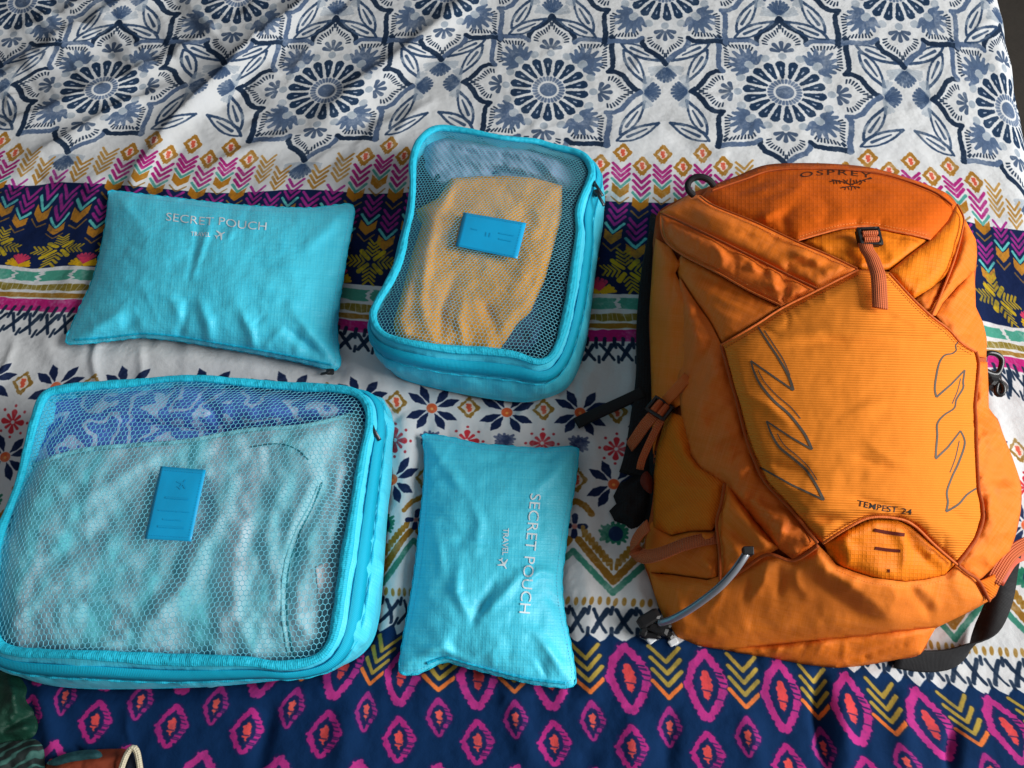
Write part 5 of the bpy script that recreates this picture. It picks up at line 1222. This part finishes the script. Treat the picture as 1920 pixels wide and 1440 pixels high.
# bound edges and seam lines
def edge(name, pts, r, mat, lift=.002, smooth=True, zf=surf):
    C = (catmull if smooth else linear)(pts, False, 5.0); P = unproj(C[:, 0], C[:, 1], zf(C[:, 0], C[:, 1]) + lift)
    return tube(name, P, r, mat, pack, False, 6)
edge('pocket_hem', A_((484, 902), (640, 812), (772, 728), (940, 643), (1132, 546)), .0010, M_EDGE, .003)
edge('pocket_hem', A_((1282, 562), (1400, 690), (1484, 768), (1560, 826), (1620, 890), (1690, 932)), .0010, M_EDGE, .003)
edge('band_edge', A_((385, 196), (450, 240), (640, 317), (840, 410), (1000, 478), (1130, 540)), .0010, M_EDGE, .003)
edge('lid_hem', A_((848, 406), (960, 374), (1060, 349), (1180, 339), (1300, 361), (1400, 381), (1476, 400)), .0010, M_EDGE, .003)
edge('wing_edge', A_((198, 292), (200, 345), (222, 408), (300, 473), (480, 566), (620, 645), (772, 716)), .0010, M_EDGE, .001)
edge('wing_piping', A_((205, 279), (300, 321), (480, 408), (700, 518), (820, 579), (938, 635)), .0013, M_SEAM, .001)
edge('wing_edge', A_((1604, 236), (1634, 300), (1626, 362), (1604, 450), (1568, 558), (1484, 762)), .0010, M_EDGE, .003)
edge('pocket_seam', A_((486, 905), (510, 990), (538, 1095)) + B_((559, 128), (596, 278), (637, 398), (696, 518), (825, 656), (940, 802)), .0014, M_SEAM, -.0015)
edge('pocket_seam', A_((1692, 934), (1704, 990), (1696, 1090), (1688, 1190), (1692, 1260)) + B_((1694, 330), (1698, 430), (1705, 550), (1719, 610), (1724, 688), (1694, 780), (1652, 842), (1604, 904)), .0016, M_SEAM, -.0010)
edge('lower_pocket_hem', B_((966, 806), (1080, 734), (1190, 684), (1320, 688), (1400, 722), (1500, 817), (1602, 905)), .0010, M_EDGE, .002)
edge('base_seam', B_((470, 1000), (590, 930), (706, 858), (826, 886), (944, 816)), .0014, M_SEAM, -.001)
edge('base_seam', B_((1606, 906), (1652, 944), (1706, 984), (1756, 1078)), .0013, M_SEAM, -.001)
edge('side_seam', B_((502, 520), (486, 620), (464, 710), (478, 850), (480, 980)), .0013, M_SEAM, -.001)
edge('lid_seam', A_((440, 170), (600, 115), (740, 72), (1000, 66), (1250, 92), (1480, 170), (1580, 240)), .0011, M_SEAM, .0015)

# printed talon outlines on the ribbed pocket
def talon(pts, w, smooth=True): ribbon_px('printed_line', pts, np.asarray(w) * 1.12, zfront, M_GREY, POBJ['front_pocket'], .0004, smooth, 3.0)
L1 = A_((660, 815), (700, 878), (745, 945), (785, 1010), (812, 1065), (828, 1116))
talon(L1, [2.6, 3.2, 3.6, 4.0, 4.4, 4.4]); talon(A_((690, 832), (735, 900), (780, 970), (812, 1045)), 1.6)
talon(A_((828, 1116), (730, 1048), (626, 976)), [3.4, 3.0, 2.8], False)
talon(A_((626, 976), (640, 1025), (672, 1090), (735, 1165), (800, 1222), (850, 1280), (888, 1335), (916, 1396)), [2.6, 3.4, 4.0, 4.2, 4.2, 4.2, 4.4, 4.4]); talon(A_((660, 1020), (690, 1075), (750, 1140), (815, 1195), (862, 1250)), 1.6)
talon(A_((916, 1396), (810, 1335), (700, 1262)), [3.4, 3.0, 2.8], False)
talon(B_((700, 226), (725, 290), (762, 350), (825, 402), (885, 455), (930, 520), (972, 600)), [2.6, 3.6, 4.2, 4.2, 4.2, 4.4, 4.4]); talon(B_((750, 285), (785, 340), (845, 390), (900, 445), (940, 505)), 1.6)
talon(B_((972, 600), (820, 528), (668, 445)), [3.6, 3.0, 2.8], False)
talon(A_((1614, 878), (1596, 905), (1600, 925), (1580, 942), (1545, 950), (1520, 985), (1505, 1050), (1498, 1110), (1506, 1148)), [2.0, 2.2, 2.2, 2.2, 2.4, 2.8, 3.2, 3.2, 3.6])
talon(A_((1506, 1148), (1575, 1088), (1640, 1020)), [3.4, 3.0, 2.6], False)
talon(A_((1640, 1020), (1632, 1075), (1632, 1105), (1600, 1160), (1590, 1200), (1540, 1235), (1510, 1275), (1510, 1330), (1505, 1390), (1502, 1436)), [2.6, 3.2, 3.2, 2.8, 2.6, 2.8, 3.0, 3.2, 3.2, 3.4]); talon(A_((1620, 1060), (1605, 1120), (1580, 1180)), 1.5)
talon(B_((1502, 405), (1560, 350), (1620, 272)), [3.4, 3.0, 2.6], False)
talon(B_((1620, 272), (1640, 330), (1612, 420), (1580, 490), (1556, 560), (1560, 610), (1552, 655)), [2.6, 3.2, 3.4, 3.0, 3.0, 3.2, 3.6]); talon(B_((1614, 320), (1596, 400), (1570, 470)), 1.5)
talon(B_((1552, 655), (1610, 620), (1650, 575), (1694, 545)), [3.6, 3.4, 3.0, 2.8])
# model name over the lower pocket, partly swallowed by a crease
lay_text('lettering', 'TEMPEST', (1607, 948), (1682, 959), 11.0, zfront, M_BLK, POBJ['front_pocket'], .008, 1.0, 0, .0005, lambda t: np.c_[0 * t, 3 * np.sin(t * 2.4)])
lay_text('lettering', '24', (1690, 963), (1709, 966), 11.0, zfront, M_BLK, POBJ['front_pocket'], .004, 1.0, 0, .0005)
for a, b, w in (((1210, 742), (1355, 765), 6.5), ((1216, 828), (1335, 842), 6.0)):
    ribbon_px('daisy_chain_slot', np.array(B_(a, ((a[0] + b[0]) / 2, (a[1] + b[1]) / 2 + 2), b)), w, zlow, M_SLOT, POBJ['lower_pocket'], .0007)
ribbon_px('stitch_mark', np.array(B_((1280, 928), (1280, 944))), 4.0, zlow, M_SLOT, POBJ['lower_pocket'], .0007, False)
# maker's name and emblem on the lid
zlid = PANELS['lid'][0]
lay_text('lettering', 'OSPREY', (1500, 333), (1634, 334), 9.5, zlid, M_FADE, POBJ['lid'], .01, 1.25, 6.0, .0005)
em = [((1000, 128), (1018, 124), (1020, 140)), ((1030, 122), (1034, 138)), ((1046, 120), (1050, 138)), ((1062, 118), (1075, 126), (1068, 138)), ((1085, 118), (1080, 132), (1094, 140)), ((1100, 112), (1098, 150)), ((1112, 120), (1118, 134), (1106, 144)),
      ((1126, 118), (1130, 138)), ((1142, 120), (1152, 130), (1140, 142)), ((1160, 118), (1170, 128)), ((1180, 116), (1200, 112)), ((1060, 152), (1075, 158), (1070, 166)), ((1085, 150), (1092, 166)), ((1104, 152), (1102, 170)), ((1116, 152), (1124, 164)), ((1134, 150), (1140, 160)), ((1050, 158), (1100, 150), (1144, 156)), ((1010, 118), (1060, 128), (1100, 140), (1150, 124), (1196, 108))]
for q in em: ribbon_px('emblem_stroke', np.array(A_(*q)), 2.0, zlid, M_FADE, POBJ['lid'], .0005, True, 2.5)

M_THR = plain('orange_thread', (236, 150, 70), .7, 0, .2, 0, 400, .1); M_THD = plain('rust_thread', (150, 62, 20), .7, 0, .2, 0, 400, .1)
def off_path(pts, g):
    P = catmull(pts, False, 6.0); T = np.gradient(P, axis=0); T /= np.hypot(*T.T)[:, None] + 1e-9
    return P + np.c_[-T[:, 1], T[:, 0]] * g
stitches('hem_stitching', off_path(A_((500, 902), (640, 820), (772, 738), (940, 652), (1132, 556)), 5.0), zfront, M_THD, POBJ['front_pocket'], 3.2, 2.4, 1.1)
stitches('hem_stitching', off_path(A_((1282, 570), (1400, 698), (1484, 776), (1560, 834), (1620, 898), (1680, 934)), 6.0), zfront, M_THD, POBJ['front_pocket'], 3.2, 2.4, 1.1)
stitches('hem_stitching', off_path(B_((985, 800), (1080, 738), (1190, 690), (1320, 694), (1396, 726), (1496, 820), (1590, 900)), -7.0), zfront, M_THD, POBJ['front_pocket'], 3.2, 2.4, 1.1)
stitches('hem_stitching', off_path(A_((862, 400), (960, 370), (1060, 345), (1180, 335), (1300, 357), (1400, 377), (1470, 396)), -5.0), PANELS['lid'][0], M_THR, POBJ['lid'], 3.2, 2.4, 1.1)
stitches('hem_stitching', off_path(A_((400, 205), (450, 243), (640, 320), (840, 412), (1000, 480), (1118, 534)), 5.5), PANELS['lid_band'][0], M_THR, POBJ['lid_band'], 3.2, 2.4, 1.1)
stitches('hem_stitching', off_path(A_((206, 320), (222, 400), (300, 466), (480, 558), (620, 636), (764, 706)), -5.5), PANELS['compression_wing'][0], M_THR, POBJ['compression_wing'], 3.2, 2.4, 1.1)
stitches('hem_stitching', off_path(B_((720, 868), (830, 898), (946, 826)), 5.0), PANELS['base_panel'][0], M_THR, POBJ['base_panel'], 3.2, 2.4, 1.1)
stitches('hem_stitching', off_path(B_((1040, 920), (1110, 950), (1200, 980), (1360, 998), (1450, 990), (1540, 970)), 4.5), PANELS['base_panel'][0], M_THR, POBJ['base_panel'], 3.2, 2.4, 1.1)
# lid buckle with its dangling webbing
def buckle(c, ax, ay, az, webm, name='ladder_buckle'):
    """ladder-lock: frame of two rails and three bars, webbing wrapped over the bars"""
    c, ax, ay, az = (np.array(q, float) for q in (c, ax, ay, az))
    fr = box(name, c - ay * .0 - az * .3, ax, ay, az * .35, M_PLAS, pack, .25)
    for s in (-1, 1): box('buckle_rail', c + ax * .84 * s + az * .25, ax * .16, ay, az * .55, M_PLAS, fr, .3)
    for s in (-.86, .86): box('buckle_bar', c + ay * s + az * .3, ax * .9, ay * .14, az * .45, M_PLAS, fr, .3)
    for s in (-.36, .30):
        P = [c + ay * (s - .30) - az * .1, c + ay * (s - .18) + az * .75, c + ay * s + az * 1.0, c + ay * (s + .18) + az * .75, c + ay * (s + .30) - az * .1]
        strap('buckle_webbing', catmull(np.array(P), False, .0015), np.linalg.norm(ax) * 1.35, .0014, webm, fr, ax)
tr = lambda px, py, z: unproj(px, py, z)
cb = tr(1629, 445, .141)
buckle(cb, (.0105, 0, .0006), (-.0012, .0085, .003), (0, -.001, .0042), M_WEB)
wp = [(1622, 458, .142), (1626, 470, .146), (1634, 482, .151), (1640, 497, .157), (1646, 515, .163), (1648, 535, .165), (1649, 556, .166), (1650, 578, .166)]
strap('webbing_tail', catmull(np.array([tr(*p) for p in wp]), False, .003), .0125, .0015, M_WEB, pack, (1, .05, 0))
# side ladder buckle with two webbing ends, upper one sewn to the side
cs = tr(1237, 766, .062)
buckle(cs, (.006, .0075, .0), (-.0080, .0070, -.001), (-.0008, -.001, .0045), M_WEB)
strap('compression_strap', catmull(np.array([tr(*p) for p in ((1290, 706, .092), (1270, 728, .080), (1248, 752, .066))]), False, .004), .010, .0014, M_EDGE, pack)
strap('compression_strap', catmull(np.array([tr(*p) for p in ((1228, 776, .060), (1210, 796, .050), (1192, 822, .034), (1180, 838, .020))]), False, .004), .011, .0014, M_WEB, pack)
strap('webbing_tail', catmull(np.array([tr(*p) for p in ((1246, 776, .062), (1234, 798, .056), (1218, 830, .046), (1204, 862, .036), (1200, 880, .030))]), False, .004), .007, .0014, M_WEB, pack)
# hip-side webbing loop and the reflective tool loop
hl = [(1346, 1008, .084), (1318, 1012, .078), (1280, 1022, .068), (1240, 1038, .054), (1210, 1044, .040), (1192, 1034, .030), (1190, 1018, .028), (1200, 1000, .032), (1216, 984, .040)]
strap('hip_webbing', catmull(np.array([tr(*p) for p in hl]), False, .004), .013, .0015, M_WEB, pack, (.15, -.9, .6))
sl_ = [(1402, 1034, .112), (1390, 1052, .110), (1374, 1074, .104), (1350, 1100, .094), (1320, 1124, .080), (1288, 1146, .064), (1258, 1162, .048), (1238, 1168, .036)]
SLP = catmull(np.array([tr(*p) for p in sl_]), False, .003)
tube('tool_loop', SLP, .0029, M_SILV, pack, False, 10)
tube('tool_loop_core', SLP + np.array([-.0005, .0010, .0021]), .0013, plain('loop_dark_stripe', (58, 66, 80), .4), pack, False, 6)
box('loop_anchor', tr(1402, 1034, .113), (.004, 0, 0), (0, .003, .001), (0, 0, .003), M_PLAS, pack)
# shoulder and hip harness on the far side, spilling out to the left
hs = [(1226, 440, .026), (1216, 500, .022), (1210, 600, .018), (1212, 700, .016), (1205, 780, .014), (1196, 850, .012), (1186, 890, .010)]
strap('shoulder_strap', catmull(np.array([tr(*p) for p in hs]), False, .006), np.linspace(.012, .026, len(catmull(np.array([tr(*p) for p in hs]), False, .006))), .009, M_BMESH, pack)
ss = [(1206, 735, .020), (1170, 752, .016), (1130, 770, .012), (1100, 784, .009), (1080, 794, .007)]
strap('sternum_strap', catmull(np.array([tr(*p) for p in ss]), False, .004), .012, .003, M_BLACK, pack)
patch('hip_belt_and_shadow', [(1212, 868), (1192, 872), (1180, 898), (1162, 906), (1150, 930), (1156, 944), (1142, 958), (1152, 976), (1172, 984), (1180, 1000), (1200, 985), (1222, 960), (1235, 900)], lambda x, y, d: .004 + .011 * smooth01(d / 20.) + .003 * fbm(x / 14., y / 14., 160, 2), M_BMESH, pack, 6.0, .001, 0, 0, False)  # black belt; the jagged dark outline also stands in for shadow around it
patch('harness_padding', [(1226, 400), (1214, 450), (1204, 560), (1202, 700), (1200, 820), (1206, 920), (1212, 1010), (1230, 1100), (1260, 1100), (1270, 900), (1270, 500)], lambda x, y, d: .004 + .022 * smooth01(d / 30.), M_BMESH, pack, 10.0, .001)
patch('strap_lining', [(1205, 888), (1214, 884), (1224, 900), (1222, 925), (1208, 918), (1200, 902)], lambda x, y, d: .020 + .006 * smooth01(d / 8.), cloth('rust_lining', (110, 36, 14), None, .8), pack, 5.0, None)
# cluster of black buckle and cord ends by the lower left corner
for (px, py, z, a, l, w) in ((1216, 1160, .016, .5, .020, .010), (1232, 1180, .012, -.4, .018, .008), (1208, 1178, .010, 1.2, .014, .006), (1244, 1170, .014, .1, .012, .009), (1220, 1192, .008, -.1, .016, .005), (1250, 1188, .008, -.8, .012, .006)):
    d = np.array([math.cos(a), math.sin(a), .12]); e = np.array([-math.sin(a), math.cos(a), 0])
    box('side_release_buckle', tr(px, py, z), d * l * .5, e * w * .5, (0, 0, .0035), M_PLAS, pack, .3)
for px, py, a in ((1222, 1199, .6), (1262, 1204, .5)):
    box('cord_end', tr(px, py, .005), (.0042 * math.cos(a), .0042 * math.sin(a), 0), (-.0028 * math.sin(a), .0028 * math.cos(a), 0), (0, 0, .002), M_WHT, pack, .25)
# black haul loop at the far left, webbing loop at the lower right, clip ring on the right
hp = [(1300, 366, .078), (1291, 356, .084), (1290, 344, .088), (1300, 334, .092), (1316, 332, .094), (1330, 338, .092), (1338, 348, .086)]
tube('haul_loop', catmull(np.array([tr(*p) for p in hp]), False, .002), .0036, M_BLACK, pack, False, 8)
rl = [(1892, 1040, .050), (1886, 1072, .034), (1880, 1105, .024), (1868, 1142, .018), (1850, 1178, .014), (1822, 1212, .011), (1786, 1234, .009), (1748, 1240, .008), (1712, 1238, .008), (1680, 1232, .009)]
RLP = catmull(np.array([tr(*p) for p in rl]), False, .005); tt_ = np.linspace(0, 1, len(RLP))[:, None]
strap('hip_belt_tail', RLP, .0185, .0018, M_BLACK, pack, np.array([[1.0, .1, .35]]) * (1 - tt_) + np.array([[.25, .9, .55]]) * tt_)
for off_, zz in ((0, .060), (7, .056)):
    P = [(1862 + off_, 1090, zz), (1876 + off_, 1066, zz), (1892 + off_ * .5, 1042 + off_, zz - .004), (1912, 1026 + off_ * 2, zz - .010), (1940, 1012 + off_ * 3, zz - .014)]
    strap('side_webbing', catmull(np.array([tr(*p) for p in P]), False, .004), .011, .0015, plain('red_orange_webbing', (196, 74, 34), .6) if off_ else M_WEB, pack)
patch('hip_wing', B_((1702, 990), (1765, 960), (1830, 925), (1820, 960), (1786, 1050), (1757, 1078)), lambda x, y, d: pz(x, y) + .001 + .003 * smooth01(d / 10.), M_SIDE, pack, 5.0, None, .6, .001, False)
rg = [(1846, 668, .062), (1845, 690, .058), (1850, 698, .056), (1868, 702, .054), (1876, 690, .056), (1878, 674, .060), (1868, 664, .064), (1852, 662, .065), (1846, 668, .062)]
tube('clip_ring', catmull(np.array([tr(*p) for p in rg]), False, .002), .0026, M_PLAS, pack, False, 8)
for px, py, z, a, l, w in ((1858, 708, .050, -.3, .018, .012), (1868, 722, .046, -.7, .020, .013), (1860, 716, .050, .4, .014, .010)):
    d = np.array([math.cos(a), math.sin(a), -.2]); e = np.array([-math.sin(a), math.cos(a), 0])
    box('cord_lock', tr(px, py, z), d * l * .5, e * w * .5, (0, 0, .006), M_PLAS, pack, .4)
tg = [(1872, 716, .054), (1880, 722, .054), (1882, 734, .052), (1876, 741, .050), (1868, 738, .050), (1868, 726, .052), (1872, 716, .054)]
tube('cord_ring', catmull(np.array([tr(*p) for p in tg]), False, .002), .0022, M_PLAS, pack, False, 8)
# ---------------------------------------------------------------- things cut by the lower left corner of the frame
def leaf_cloth():
    k = NT('green_leaf_print'); tc = k.add('ShaderNodeTexCoord'); ob = tc.outputs['Object']
    mp = k.add('ShaderNodeMapping'); mp.inputs['Scale'].default_value = (1, 3.2, 1); mp.inputs['Rotation'].default_value = (0, 0, .35); k.link(ob, mp.inputs['Vector'])
    w = k.add('ShaderNodeTexWave'); w.inputs['Scale'].default_value = 26; w.inputs['Distortion'].default_value = 7; w.inputs['Detail'].default_value = 1.5; w.inputs['Detail Scale'].default_value = 1.2
    k.link(mp.outputs[0], w.inputs['Vector'])
    c = k.ramp(w.outputs['Fac'], [(.0, lin((14, 26, 26))), (.62, lin((16, 34, 32))), (.78, lin((40, 84, 78))), (1, lin((60, 104, 96)))])
    k.link(c, k.b.inputs['Base Color']); k.b.inputs['Roughness'].default_value = .8
    k.link(k.bump(k.noise(ob, 80, 4), .4, .004), k.b.inputs['Normal'])
    return k.m
M_GRN = cloth('green_satin', (6, 60, 44), (4, 42, 32), .6, .1, 'weave', .0012, .3, .4, .6)
GF = [([(0, 1300), (30, 1290), (48, 1300)], 5, .004, 1.3), ([(5, 1330), (30, 1345), (60, 1348)], 4, -.004, 1.3), ([(10, 1370), (35, 1376), (60, 1372)], 4, .003, 1.3), ([(0, 1340), (30, 1300), (50, 1290)], 8, .006), ([(0, 1372), (40, 1350), (66, 1338)], 7, -.006), ([(-10, 1380), (40, 1368), (70, 1360)], 7, .005), ([(20, 1270), (30, 1320), (20, 1360)], 9, .005)]
tag(patch('folded_scarf', [(-60, 1262), (0, 1258), (28, 1262), (46, 1284), (52, 1312), (66, 1340), (70, 1366), (58, 1384), (20, 1392), (-60, 1400)], lambda x, y, d: .002 + .013 * smooth01(d / 30.) + folds(x, y, GF) + .003 * fbm(x / 20., y / 20., 141, 3), M_GRN, None, 5.0, .0), 'crumpled plain green satin cloth at the left frame edge below the large cube', 'clothing')
tag(patch('leaf_print_cloth', [(-60, 1396), (0, 1392), (40, 1388), (66, 1386), (80, 1402), (84, 1430), (80, 1470), (-60, 1480)], lambda x, y, d: .002 + .011 * smooth01(d / 26.) + .004 * fbm(x / 24., y / 24., 145, 3), leaf_cloth(), None, 5.0, .0), 'dark green leaf-printed cloth in the lower left corner', 'clothing')
c = unproj(190, 1445, 0); bagr = thing('zip_bag', 'rust brown bag with cream piping cut off by the bottom frame edge', 'bag', (c[0], c[1], 0))
M_RUST = cloth('rust_canvas', (140, 56, 28), (112, 42, 20), .7, .25, 'weave', .0014, .5)
M_CREAM = cloth('cream_cord', (214, 204, 176), None, .7, .2, 'webbing', .0016, .5)
patch('bag_body', [(84, 1440), (96, 1424), (120, 1414), (170, 1406), (215, 1404), (236, 1406), (232, 1430), (226, 1480), (80, 1490)], lambda x, y, d: .002 + .010 * smooth01(d / 24.) + .003 * fbm(x / 26., y / 26., 151, 2), M_RUST, bagr, 5.0, .0)
patch('dark_panel', [(88, 1430), (130, 1411), (182, 1406), (190, 1424), (150, 1430), (110, 1436)], lambda x, y, d: .009 + .005 * smooth01(d / 10.), cloth('teal_canvas', (22, 70, 76), None, .7), bagr, 5.0, None)
patch('open_mouth', [(226, 1480), (230, 1440), (240, 1412), (249, 1406), (256, 1414), (262, 1440), (268, 1480)], lambda x, y, d: .006 + .004 * smooth01(d / 8.), M_DARK, bagr, 5.0, .0)
cp = [(222, 1470, .013), (228, 1440, .014), (238, 1414, .015), (248, 1402, .016), (256, 1408, .015), (261, 1430, .013), (266, 1470, .010)]
tube('cream_piping', catmull(np.array([unproj(*p) for p in cp]), False, .002), .0024, M_CREAM, bagr, False, 8)
